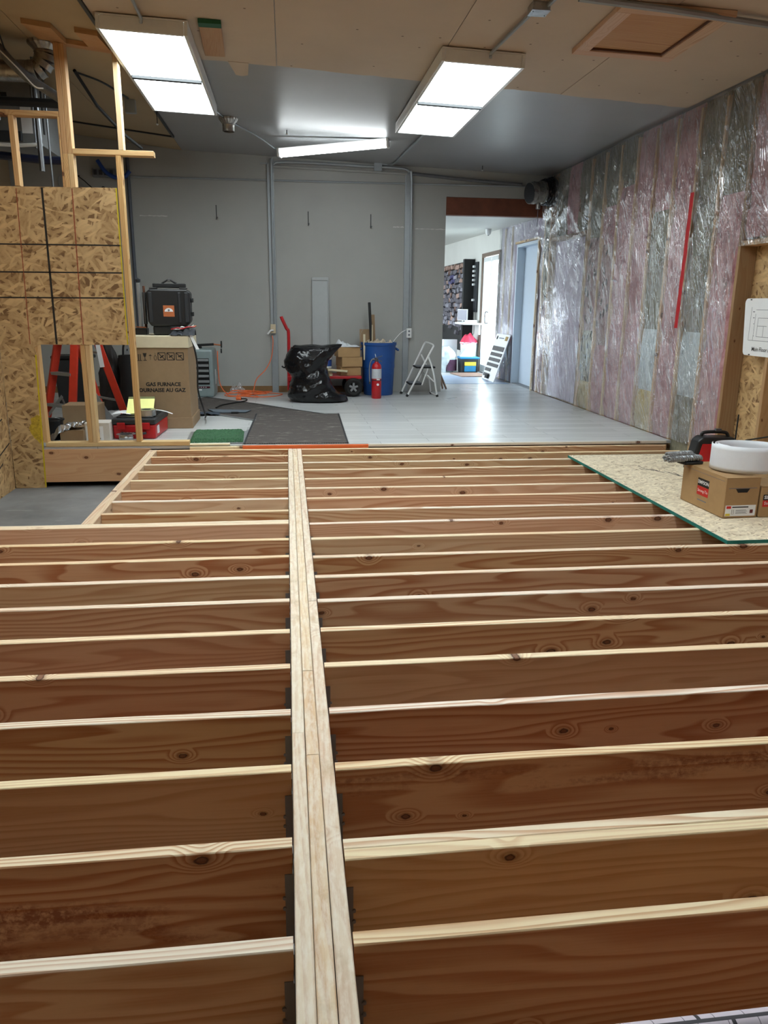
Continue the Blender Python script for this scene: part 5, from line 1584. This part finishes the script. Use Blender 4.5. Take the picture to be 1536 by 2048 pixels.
MB().grid(lambda u, v: (0.012 + 0.004 * sin(v * 7), 0.03 * u, 0.0 - 0.10 + 0.17 * v), 2, 8).build('tag_strip', m_orangep, t, fixn=False)
MB().grid(lambda u, v: (0.012 + 0.004 * sin(v * 7), 0.03 * u, 0.34 + 0.14 * v), 2, 8).build('tag_strip', m_orangep, t, fixn=False)
MB().grid(lambda u, v: (0.012, 0.03 * u, 0.08 + 0.10 * v), 2, 4).build('tag_strip', m_paper, t, fixn=False)

# orange extension cord: from the outlet to the pile on the floor
cord = [(-0.245, YB - 0.13, 0.80), (-0.235, YB - 0.16, 0.72), (-0.26, YB - 0.18, 0.52), (-0.34, YB - 0.22, 0.36), (-0.46, YB - 0.26, 0.24), (-0.50, YB - 0.30, 0.12), (-0.50, YB - 0.36, ZF + 0.02)]
random.seed(11)
for k in range(34):
    a = k * 1.02 + 0.4
    cx, cy = -0.60 + 0.05 * sin(k * 0.7), 10.38 + 0.04 * cos(k * 1.1)
    rx, ry = 0.19 + 0.09 * sin(k * 1.7), 0.26 + 0.10 * cos(k * 2.3)
    if k % 8 in (3, 4):
        cx += 0.15
    cord.append((cx + rx * cos(a), cy + ry * sin(a), ZF + 0.008 + 0.0015 * k))
cord += [(-0.85, 10.40, 0.07), (-0.93, 10.36, 0.20), (-0.945, 10.34, 0.45), (-0.945, 10.36, 0.62)]
t = thing('extension_cable', (0, 0, 0), 'orange extension cord heaped on the floor below the outlet', 'cord')
MB().tube(spl(cord, 7), 0.0062, 6).build('cable_run', m_orange, t, smooth=True)
MB().cyl((-0.70, 9.98, ZF + 0.022), (-0.64, 9.96, ZF + 0.022), 0.02, n=10).build('socket_end', m_orange, t, smooth=True)
pipe('extension_lead', [(-0.64, 9.955, ZF + 0.022), (-0.57, 9.92, ZF + 0.02), (-0.58, 9.75, ZF + 0.018), (-0.72, 9.55, ZF + 0.018), (-0.84, 9.35, ZF + 0.018), (-0.88, 9.1, ZF + 0.02)], 0.008, m_blackm, 'black lead plugged into the orange cord, lying on the runner', 'cable', 6, 8)
t = thing('clear_wrap_scrap', (-0.74, 10.72, ZF), 'scrap of clear plastic wrap against the baseboard', 'plastic wrap')
MB().grid(lambda u, v: (-0.09 + 0.2 * u, 0.04 * noise.noise(Vector((u * 4, v * 4, 0))), 0.002 + v * 0.16 * (0.4 + 0.6 * sin(pi * u) * abs(sin(u * 7)))), 12, 6).build('film', m_clearp, t, fixn=False)

# ================================================================== mats
t = thing('floor_mat', (0.035, 7.70, ZF), 'dark ribbed floor mat with a dusty surface at the floor edge', 'mat', radians(-1.2))
MB().box(-0.445, 0.445, -0.935, 0.945, 0.0015, 0.009).build('carpet', m_mat, t)
for x0, x1 in ((-0.462, -0.445), (0.445, 0.462)):
    MB().box(x0, x1, -0.935, 0.945, 0.001, 0.011).build('edge_trim', m_dgrey, t)
t = thing('floor_runner', (-0.72, 9.22, ZF), 'dark ribbed carpet runner lying diagonally towards the unit heater', 'runner')
poly = [(-0.389, 8.166), (0.383, 8.582), (-0.45, 9.62), (-1.10, 10.28), (-1.62, 9.55), (-1.048, 8.849)]
MB().prism([(x + 0.72, y - 9.22) for x, y in poly], 0.0005, 0.007).build('carpet', m_mat, t)
for a, b in (((-0.389, 8.166), (-1.048, 8.849)), ((0.383, 8.582), (-1.10, 10.28))):
    MB().bar((a[0] + 0.72, a[1] - 9.22, 0.006), (b[0] + 0.72, b[1] - 9.22, 0.006), 0.022, 0.008).build('edge_trim', m_alu if b[1] < 9 else m_dgrey, t)
t = thing('turf_mat', (-0.69, 7.12, ZF), 'small green artificial turf mat on a pale board', 'mat', radians(2))
MB().box(-0.27, 0.25, -0.33, 0.33, 0.001, 0.010).build('base_board', m_alu, t)
def turf(u, v):
    x, y = -0.24 + 0.47 * u, -0.30 + 0.58 * v
    e = min(u, 1 - u, v, 1 - v)
    return (x, y, 0.0105 + 0.032 * min(1, e * 16) + 0.006 * noise.noise(Vector((x * 60, y * 60, 0))))
MB().grid(turf, 60, 70).build('turf', m_turf, t, fixn=False)
t = thing('cloth_scrap', (-0.80, 8.88, ZF + 0.008), 'blue-grey cloth scrap lying on the runner', 'cloth')
MB().prism([(-0.16, 0.10), (0.33, -0.02), (0.28, -0.16), (0.02, -0.17), (-0.08, -0.12)], 0.001, 0.008, lambda x, y, z: (x, y, z + 0.006 * noise.noise(Vector((x * 9, y * 9, 0))) + .006)).build('cloth', m_gcloth, t)
MB().box(0.12, 0.20, -0.21, -0.18, 0.002, 0.02).build('dark_clip', m_blackm, t, bevel=0.004)
t = thing('cloth_scrap', (-1.0, 8.66, ZF + 0.0), 'dark blue crumpled cloth beside the furnace carton', 'cloth')
MB().grid(lambda u, v: (-0.06 + 0.26 * u, -0.10 + 0.22 * v, 0.011 + 0.035 * abs(noise.noise(Vector((u * 3, v * 3, 4))))), 10, 8).build('cloth', plain('navy_cloth', C('#38424e'), 0.8), t, fixn=False)

# ================================================================== bin bag, cart, bin, extinguisher, step stool
t = thing('bin_bag', (0.30, 9.82, ZF), 'slumped black plastic bin bag in front of the red cart', 'bin bag')
RING = [  # z, left x, right x, half depth, y shift
    (0.003, -0.25, 0.36, 0.16, 0.0), (0.02, -0.30, 0.40, 0.205, 0.0), (0.07, -0.335, 0.375, 0.225, 0.0), (0.13, -0.33, 0.27, 0.22, 0.0), (0.22, -0.30, 0.20, 0.205, 0.0),
    (0.32, -0.30, 0.155, 0.195, 0.0), (0.42, -0.36, 0.125, 0.19, 0.0), (0.50, -0.37, 0.135, 0.185, 0.0), (0.57, -0.34, 0.20, 0.175, 0.0), (0.63, -0.31, 0.265, 0.15, 0.0),
    (0.665, -0.285, 0.315, 0.11, 0.0), (0.69, -0.27, 0.335, 0.06, 0.0), (0.70, -0.25, 0.335, 0.012, 0.0)]
def bagf(u, v):
    f = v * (len(RING) - 1)
    i = min(int(f), len(RING) - 2)
    k = f - i
    z, l, r_, d, s = [RING[i][q] + (RING[i + 1][q] - RING[i][q]) * k for q in range(5)]
    th = 2 * pi * u
    cx, rx = (l + r_) / 2, (r_ - l) / 2
    ct, sn = cos(th), sin(th)
    sg = lambda a, p: math.copysign(abs(a) ** p, a)
    p = Vector((cx + rx * sg(ct, 0.85), s + d * sg(sn, 0.85), z))
    nrm = Vector((ct, sn, 0))
    q = Vector((p.x * 5.5 + p.z * 3.0, p.y * 4.0, p.z * 6.5 - p.x * 3.2))
    w = 0.050 * (0.45 - abs(noise.noise(q * 0.8))) + 0.012 * (0.4 - abs(noise.noise(q * 2.2)))
    p += nrm * w * (1 if 0.01 < z < 0.68 else 0.2)
    p.z = max(0.002, p.z + (0.012 * noise.noise(q * 1.3) if z > 0.05 else 0) + (0.03 * max(0, p.x) if z > 0.55 else 0))
    return p
MB().grid(bagf, 90, 70).build('bag', m_bag, t, smooth=True, angle=32)
MB().tube(spl([(-0.36, 0.02, 0.42), (-0.40, 0.0, 0.425), (-0.415, -0.01, 0.44)], 4), 0.010, 6).build('tie', m_bag, t)

t = thing('platform_cart', (0.45, 10.56, ZF), 'red platform cart with black rubber wheels against the back wall', 'cart')
MB().box(-0.42, 0.48, -0.24, 0.24, 0.235, 0.272).build('deck', m_redp, t, bevel=0.005)
MB().box(0.30, 0.42, -0.20, 0.20, 0.17, 0.234).build('axle_block', m_redp, t, bevel=0.005)
MB().tube(spl([(-0.485, -0.16, 0.08), (-0.48, -0.16, 0.45), (-0.475, -0.16, 0.82), (-0.50, -0.16, 0.88), (-0.555, -0.16, 1.0), (-0.565, -0.16, 1.03)], 5), 0.021, 12).build('handle', m_redp, t, smooth=True)
MB().box(-0.50, -0.42, -0.19, 0.19, 0.20, 0.262).build('handle_bracket', m_redp, t, bevel=0.004)
for x, y in ((0.37, -0.24), (0.37, 0.20), (-0.36, -0.24), (-0.36, 0.20)):
    wl = MB()
    P = [(0.062, -0.035), (0.095, -0.045), (0.118, -0.03), (0.123, 0.0), (0.118, 0.03), (0.095, 0.045), (0.062, 0.035), (0.062, -0.035)]
    n = 34
    vs = [(x + r_ * cos(2 * pi * k / n), y + z_, 0.124 + r_ * sin(2 * pi * k / n)) for r_, z_ in P for k in range(n)]
    wl.add(vs, [(i * n + k, i * n + (k + 1) % n, (i + 1) * n + (k + 1) % n, (i + 1) * n + k) for i in range(len(P) - 1) for k in range(n)])
    ty = wl.build('wheel', m_rubber, t, smooth=True)
    hb = MB()
    hb.cyl((x, y - 0.022, 0.124), (x, y + 0.022, 0.124), 0.02, n=14)
    for k in range(5):
        a = 2 * pi * k / 5 + 0.3
        hb.bar((x + 0.012 * cos(a), y - 0.012, 0.124 + 0.012 * sin(a)), (x + 0.062 * cos(a), y - 0.012, 0.124 + 0.062 * sin(a)), 0.026, 0.02, up=(0, 1, 0))
    hb.build('hub', m_alu, ty)
    MB().cyl((x, y + 0.02, 0.124), (x, y + 0.024, 0.124), 0.061, n=24).build('hub_disc', m_dgrey, ty)
ZD = ZF + 0.273
carton('stacked_carton', 0.63, 0.91, 10.37, 10.62, ZD, 0.115, 'brown carton at the bottom of the stack on the red cart', m_card2, rz=radians(9))
carton('stacked_carton', 0.635, 0.915, 10.35, 10.66, ZD + 0.1165, 0.125, 'brown carton in the middle of the stack on the red cart', m_card2, rz=radians(12))
carton('stacked_carton', 0.60, 0.90, 10.36, 10.64, ZD + 0.243, 0.13, 'brown carton on top of the stack on the red cart', m_card2, rz=radians(7))
t = thing('foam_scraps', (0.74, 10.47, ZD + 0.374), 'white crumpled packing scraps on top of the stacked cartons', 'packing scraps')
def foam(u, v):
    x, y = -0.19 + 0.36 * u, -0.12 + 0.24 * v
    e = min(u, 1 - u, v, 1 - v) * 6
    z = 0.002 + 0.075 * min(1, e) * abs(noise.noise(Vector((x * 14, y * 12, 3)))) + 0.06 * exp(-((x + 0.09) / 0.05) ** 2) * min(1, e)
    return (x, y, z)
MB().grid(foam, 36, 24).build('scraps', plain('white_foam', C('#c9ced2'), 0.6, var=.2, scale=40), t, fixn=False)
t = thing('paint_pail', (0.475, 10.44, ZD + 0.10), 'white pail with a dark blue label on the red cart', 'pail')
MB().lathe([(0.0, 0.001), (0.060, 0.001), (0.068, 0.15), (0.073, 0.152), (0.073, 0.168), (0.064, 0.172), (0.0, 0.170)], 30).build('pail', m_white, t, smooth=True)
MB().lathe([(0.0625, 0.02), (0.0668, 0.105)], 30).build('label_band', m_hose, t, smooth=True)
MB().tube(spl([(-0.072, 0, 0.15), (-0.05, -0.06, 0.11), (0.05, -0.06, 0.11), (0.072, 0, 0.15)], 5), 0.003, 6).build('bail', m_steel, t, smooth=True)
t = thing('wood_offcuts', (0.52, 10.385, ZD), 'pale trim offcuts stacked on the red cart under the pail', 'offcuts')
for k, (a, b, z) in enumerate((((-0.15, -0.02), (0.02, -0.05), 0.012), ((-0.17, 0.03), (0.02, 0.03), 0.037), ((-0.16, 0.10), (0.02, 0.12), 0.062), ((-0.14, -0.01), (0.22, -0.075), 0.087))):
    board('offcut', (a[0], a[1], z), (b[0], b[1], z + (0.0 if k < 3 else -0.025)), 0.06, 0.024, parent=t, col='#d8cfae', mat=m_wood_clear)

t = thing('blue_bin', (1.185, 10.60, ZF), 'round blue plastic bin filled with construction scraps', 'bin')
MB().lathe([(0.0, 0.002), (0.195, 0.002), (0.200, 0.02), (0.215, 0.36), (0.220, 0.365), (0.220, 0.40), (0.218, 0.43), (0.232, 0.66), (0.243, 0.665), (0.245, 0.70), (0.232, 0.702), (0.226, 0.66), (0.205, 0.30), (0.19, 0.03), (0.0, 0.02)], 48).build('bin_body', m_blue, t, smooth=True)
for s in (-1, 1):
    MB().tube(spl([(s * 0.235, -0.05, 0.62), (s * 0.262, -0.045, 0.60), (s * 0.262, 0.045, 0.60), (s * 0.235, 0.05, 0.62)], 5), 0.013, 8).build('handle', m_blue, t, smooth=True)
def stick(nm, p0, p1, w, h, m, lab, cat='offcut'):
    o = thing(nm, p0, lab, cat)
    MB().bar((0, 0, 0), Vector(p1) - Vector(p0), h, w).build('piece', m, o, bevel=0.002)
stick('black_trim', (1.10, 10.56, 0.42), (1.055, 10.60, 1.25), 0.036, 0.02, m_blackm, 'tall black trim piece standing in the blue bin', 'trim piece')
stick('wood_lath', (1.14, 10.66, 0.42), (1.115, 10.70, 1.09), 0.045, 0.012, m_card, 'pale wood lath standing in the blue bin beside the black trim', 'lath')
stick('wood_lath', (1.09, 10.52, 0.42), (1.09, 10.54, 0.96), 0.012, 0.008, m_lid, 'thin pale stick standing in the blue bin', 'stick')
stick('paint_stick', (0.985, 10.50, 0.50), (0.975, 10.46, 0.84), 0.028, 0.005, m_lid, 'cream paint stick leaning over the bin rim', 'stick')
o = thing('cardboard_piece', (1.03, 10.62, 0.62), 'bent cardboard piece sticking out of the blue bin', 'cardboard')
MB().box(-0.10, 0.075, -0.003, 0.003, 0, 0.28, Matrix.Rotation(radians(-6), 4, 'X')).build('card', m_card, o)
o = thing('white_strip', (0.965, 10.56, 0.62), 'white plastic strip curling out of the blue bin', 'plastic strip')
MB().grid(lambda u, v: (-0.02 + 0.10 * v * v - 0.03 * sin(v * pi), 0.02 * u, 0.30 * sin(v * pi * 0.55)), 2, 12).build('strip', m_paper, o, fixn=False)
o = thing('scrap_heap', (1.19, 10.60, 0.60), 'heap of crumpled scraps filling the blue bin', 'scraps')
MB().grid(lambda u, v: (0.19 * v * cos(2 * pi * u), 0.19 * v * sin(2 * pi * u), 0.10 + 0.10 * noise.noise(Vector((v * cos(2 * pi * u) * 3.3, v * sin(2 * pi * u) * 3.3, 1.2))) + 0.05 * (1 - v)), 40, 14).build('scraps', plain('mixed_scraps', C('#b8ab98'), 0.8, var=.45, scale=30), o, fixn=False)

t = thing('fire_extinguisher', (1.105, 10.12, ZF), 'red fire extinguisher with a white label in front of the blue bin', 'extinguisher', radians(-8))
MB().lathe([(0.0, 0.001), (0.060, 0.001), (0.064, 0.012), (0.065, 0.39), (0.060, 0.425), (0.045, 0.45), (0.028, 0.458), (0.024, 0.475), (0.0, 0.475)], 36).build('cylinder', m_redp, t, smooth=True)
MB().lathe([(0.0655, 0.26), (0.0655, 0.385)], 36).build('label_band', plain('grey_label', C('#b9bdc4'), 0.5, var=.12, scale=60), t, smooth=True)
MB().cyl((0, 0, 0.475), (0, 0, 0.52), 0.02, n=16).build('valve', m_steel, t, smooth=True)
MB().bar((-0.045, 0, 0.515), (0.075, -0.01, 0.55), 0.02, 0.008).build('lever', m_steel, t)
MB().bar((-0.01, 0, 0.505), (0.07, -0.01, 0.480), 0.02, 0.008).build('carry_handle', m_steel, t)
MB().bar((-0.01, 0, 0.53), (-0.02, 0, 0.575), 0.012, 0.006).build('pin', m_white, t)
MB().tube(spl([(-0.015, 0, 0.50), (-0.06, -0.02, 0.50), (-0.088, -0.03, 0.43), (-0.09, -0.03, 0.30), (-0.085, -0.03, 0.22)], 6), 0.010, 8).build('hose', m_print, t, smooth=True)
MB().cyl((-0.085, -0.03, 0.22), (-0.084, -0.03, 0.19), 0.012, 0.015, n=10).build('nozzle', m_dgrey, t, smooth=True)
MB().lathe([(0.0658, 0.235), (0.0658, 0.248)], 36).build('stripe', m_dgrey, t, smooth=True)
MB().box(0.005, 0.045, -0.068, -0.0645, 0.243, 0.255).build('inspection_tag', m_paper, t)
MB().cyl((0.02, -0.0645, 0.185), (0.02, -0.067, 0.185), 0.016, n=16).build('round_sticker', m_paper, t)

t = thing('step_stool', (1.72, 10.45, ZF), 'folding white two-step stool with black treads by the doorway', 'step stool')
FR = [((-0.185, -0.17, 0.0), (0.165, -0.15, 0.665)), ((-0.215, 0.18, 0.0), (0.095, 0.16, 0.685))]
for p, q in FR:
    MB().tube([p, q], 0.0125, 10).build('front_leg', m_white, t, smooth=True)
    MB().tube([Vector(p) - Vector((0.004, 0, 0)) + Vector((0, 0, 0.002)), Vector(p).lerp(Vector(q), 0.045)], 0.017, 10).build('foot', m_blackm, t)
MB().tube(spl([FR[0][1], (0.16, -0.10, 0.685), (0.115, 0.12, 0.705), FR[1][1]], 5), 0.0125, 10).build('hand_rail', m_white, t, smooth=True)
for p, m1, q in (((0.225, -0.20, 0.0), (0.165, -0.18, 0.33), (0.095, -0.16, 0.54)), ((0.205, 0.16, 0.0), (0.15, 0.16, 0.33), (0.055, 0.16, 0.54))):
    MB().tube(spl([p, m1, q], 6), 0.0115, 10).build('rear_leg', m_white, t, smooth=True)
    MB().tube([Vector(p) + Vector((0.003, 0, 0.002)), Vector(p).lerp(Vector(m1), 0.09)], 0.017, 10).build('foot', m_blackm, t)
MB().tube([(0.222, -0.19, 0.02), (0.203, 0.15, 0.02)], 0.010, 8).build('rear_bar', m_white, t)
for x0, x1, z in ((-0.06, 0.20, 0.375), (-0.15, 0.03, 0.155)):
    tr_ = MB().box(x0, x1, -0.15, 0.15, z, z + 0.022).build('tread', m_blackm, t, bevel=0.006)
    MB().box(x0 + 0.015, x1 - 0.015, -0.135, 0.135, z + 0.0222, z + 0.025).build('tread_pad', plain('grey_tread', C('#6d7076'), 0.6), tr_)
for y in (-0.155, 0.155):
    MB().tube([(0.02, y, 0.155), (0.10, y, 0.375)], 0.009, 8).build('strut', m_white, t)
    MB().tube([(0.085, y, 0.29), (0.185, y * 1.1, 0.20)], 0.009, 8).build('strut', m_white, t)

# ================================================================== showroom beyond the doorway
t = thing('stone_display', (XR - 0.01, 16.6, 0.34), 'black display panel covered in rows of stone samples', 'display panel')
MB().box(-0.06, -0.001, -1.62, 1.6, 0.0, 1.70).build('backing', m_blackm, t)
MB().box(-0.20, -0.001, -1.74, -1.621, 0.0, 1.72).build('end_post', m_blackm, t)
random.seed(5)
SM = []
for k in range(9):
    mb = MB()
    vs = [(sx * (0.03 + 0.02 * random.random()) * 0.8, sy * (0.055 + 0.03 * random.random()), sz * (0.026 + 0.018 * random.random())) for sx in (-1, 1) for sy in (-1, 1) for sz in (-1, 1)]
    mb.add(vs, [(0, 1, 3, 2), (4, 6, 7, 5), (0, 4, 5, 1), (2, 3, 7, 6), (0, 2, 6, 4), (1, 5, 7, 3)])
    SM.append(mb.mesh('stone_sample', [m_stone, m_stone, m_stone3, m_stone2, m_stone, m_stone3][k % 6] if k < 8 else plain('violet_stone', C('#5d5a80'), 0.8, var=.3)))
for r_ in range(15):
    for c in range(19):
        y = -1.32 + c * 0.15 + random.uniform(-0.03, 0.03) + (0.09 if r_ % 2 else 0)
        z = 1.62 - r_ * 0.092 + random.uniform(-0.018, 0.018)
        if r_ > 12 and random.random() < 0.3 * (r_ - 11):
            continue
        me = SM[random.randrange(8)]
        if r_ == 0:
            me = SM[3]
        if 2 <= c <= 9 and 5 < c < 9 and 1 < r_ < 4:
            me = SM[8]
        o = link('stone_sample', me, t, loc=(-0.085, y, z), rot=(random.uniform(-.3, .3), random.uniform(-.3, .3), random.uniform(-.4, .4)))
t = thing('trim_display', (XR - 0.001, 14.66, 1.10), 'narrow dark display strip with small white samples by the glazed door', 'display panel')
MB().box(-0.03, 0, -0.11, 0.14, 0, 0.90).build('backing', m_dgrey, t)
for k, z in enumerate((0.80, 0.72, 0.64, 0.56, 0.48, 0.20)):
    MB().box(-0.07, -0.031, 0.03, 0.13, z, z + 0.04).build('sample', m_white, t, bevel=0.004)
t = thing('shelf', (XR - 0.001, 14.55, 0.88), 'small white shelf below the stone display', 'shelf')
MB().box(-0.36, 0, -0.42, 0.30, 0, 0.03).build('shelf_board', m_white, t, bevel=0.004)
for y in (-0.3, 0.2):
    MB().bar((-0.02, y, -0.001), (-0.02, y, -0.18), 0.02, 0.03).build('bracket', m_white, t)
t = thing('monitor', (XR - 0.24, 14.70, 0.911), 'small screen with a white frame on the showroom shelf', 'monitor', radians(-62))
MB().box(-0.10, 0.10, -0.06, 0.06, 0.0, 0.012).build('stand', m_white, t, bevel=0.003)
MB().box(-0.012, 0.012, -0.01, 0.02, 0.012, 0.10).build('neck', m_white, t)
MB().box(-0.14, 0.14, -0.02, 0.0, 0.03, 0.24).build('frame', m_white, t, bevel=0.004)
MB().box(-0.128, 0.128, -0.0225, -0.0202, 0.042, 0.228).build('screen', plain('dark_blue_screen', C('#2a3550'), 0.2), t)
t = thing('paper_stack', (XR - 0.17, 14.40, 0.911), 'loose white papers on the showroom shelf', 'papers')
for k in range(4):
    MB().box(-0.10 + .01 * k, 0.10, -0.13, 0.12 - .02 * k, 0.0 + k * 0.012, 0.010 + k * 0.012).build('sheet', m_paper, t)

t = thing('blue_crate', (3.24, 14.05, ZF), 'dark storage box with blue and yellow labels on the showroom floor', 'storage box')
MB().prism([(-0.2, -0.16), (0.2, -0.16), (0.2, 0.16), (-0.2, 0.16)], 0.001, 0.30, lambda x, y, z: (x * (0.75 + .3 * z), y * (0.9 + .3 * z), z * 0.83)).build('box_body', m_dgrey, t, bevel=0.01)
MB().box(-0.175, 0.175, -0.165, 0.165, 0.2505, 0.285).build('lid', m_cyan, t, bevel=0.01)
MB().box(-0.10, 0.11, -0.166, -0.150, 0.03, 0.13).build('blue_label', m_cyan, t)
MB().box(-0.10, 0.11, -0.170, -0.155, 0.135, 0.20).build('yellow_label', m_ylab, t)
t = thing('white_bucket', (3.32, 14.40, ZF), 'white bucket topped with a red cloth behind the storage box', 'bucket')
MB().lathe([(0.0, 0.001), (0.13, 0.001), (0.155, 0.50), (0.165, 0.505), (0.165, 0.53), (0.14, 0.53), (0.12, 0.05), (0, 0.04)], 30).build('pail', m_white, t, smooth=True)
MB().grid(lambda u, v: (0.17 * v * cos(2 * pi * u), 0.17 * v * sin(2 * pi * u), 0.68 - 0.17 * v * v + 0.05 * noise.noise(Vector((cos(2 * pi * u) * v * 3, sin(2 * pi * u) * v * 3, 0)))), 30, 10).build('cloth', m_pinkcloth, t, smooth=True, fixn=False)
t = thing('paper_cone', (3.19, 14.02, ZF + 0.286), 'folded white card standing on the storage box lid', 'card')
MB().add([(-0.12, 0, 0), (0.12, -0.03, 0), (0.05, 0.02, 0.20), (0.02, 0.12, 0.0), (-0.02, 0.05, 0.12)], [(0, 1, 2), (1, 3, 2), (0, 2, 4), (0, 4, 3), (2, 3, 4)]).build('card', m_paper, t, fixn=False)
t = thing('plastic_bag', (2.84, 14.25, ZF), 'pale plastic shopping bag slumped beside the storage box', 'plastic bag')
def pb(u, v):
    th = 2 * pi * u
    r_ = (0.17 + 0.05 * sin(v * 3.0)) * (1 - 0.75 * max(0, v - 0.6) * 2) * (1 + 0.35 * noise.noise(Vector((cos(th) * 2, sin(th) * 2, v * 3))))
    return (r_ * cos(th), r_ * sin(th), 0.002 + 0.46 * v)
MB().grid(pb, 28, 16).build('bag', m_bwhite, t, smooth=True, angle=40)
MB().grid(lambda u, v: (0.10 + 0.10 * cos(2 * pi * u), -0.16 + 0.07 * sin(2 * pi * u), 0.03 + 0.2 * v), 16, 4).build('printed_patch', plain('purple_print', C('#5b3a55'), 0.5, var=.5), t, smooth=True, fixn=False)
t = thing('white_carton', (3.02, 14.72, ZF), 'plain white carton behind the plastic shopping bag', 'cardboard box')
MB().box(-0.13, 0.13, -0.1, 0.1, 0.001, 0.56).build('carton_body', m_paper, t, bevel=0.004)
MB().box(-0.13, 0.13, -0.1, 0.0, 0.5605, 0.565).build('top_flap', m_paper, t)
t = thing('door_mat', (3.15, 13.49, ZF), 'brown doormat inside the glazed door', 'mat', radians(4))
MB().box(-0.26, 0.26, -0.38, 0.38, 0.0045, 0.014).build('mat', plain('brown_mat', C('#8a6f60'), 0.9, var=.2), t)
t = thing('sample_board', (3.22, 12.52, ZF), 'white siding sample board leaning against the plastic-covered wall', 'sample board')
M_ = Matrix.Rotation(radians(18), 4, 'Y')
MB().box(-0.006, 0.006, -0.39, 0.39, 0.006, 0.78, M_).build('board', m_paper, t)
for k in range(6):
    z0 = 0.06 + 0.088 * k
    ya, yb = (-0.33, 0.33) if k not in (0, 1) else (0.0, 0.34)
    MB().box(-0.016, -0.007, ya, yb, z0, z0 + 0.055 + (0.02 if k == 5 else 0), M_).build('siding_sample', plain('dark_siding', C('#4d4a49'), 0.6, var=.2), t)
MB().box(-0.012, -0.007, -0.34, -0.20, 0.68, 0.75, M_).build('photo_patch', plain('gold_photo', C('#9a7c3c'), 0.5, var=.4), t)
MB().cyl(M_ @ Vector((-0.012, 0.28, 0.715)), M_ @ Vector((-0.007, 0.28, 0.715)), 0.032, n=18).build('emblem', m_ink, t)
MB().box(-0.012, -0.007, -0.12, 0.16, 0.705, 0.72, M_).build('printed_line', m_print, t)
MB().box(-0.05, -0.017, -0.05, 0.08, 0.03, 0.10, M_).build('sample_block', m_blackm, t)
t = thing('leaning_planks', (2.14, 11.32, ZF), 'brown planks leaning just inside the doorway', 'planks')
for k in range(3):
    board('plank', (0.03 + 0.045 * k, -0.05 - 0.04 * k, 0.004), (0.0 + 0.004 * k, 0.05, 0.52 - 0.1 * k), 0.012, 0.11, up=(0, 1, 0), parent=t, col='#6d5140')
t = thing('ceiling_sensor', (3.30, 13.2, 2.40), 'small white detector on the showroom ceiling', 'detector')
MB().lathe([(0.0, -0.05), (0.03, -0.045), (0.045, -0.02), (0.05, 0.045), (0.0, 0.045)], 20).build('housing', m_white, t, smooth=True)
MB().lathe([(0.0, -0.06), (0.012, -0.056), (0.012, -0.047)], 12).build('lens', m_dgrey, t, smooth=True)
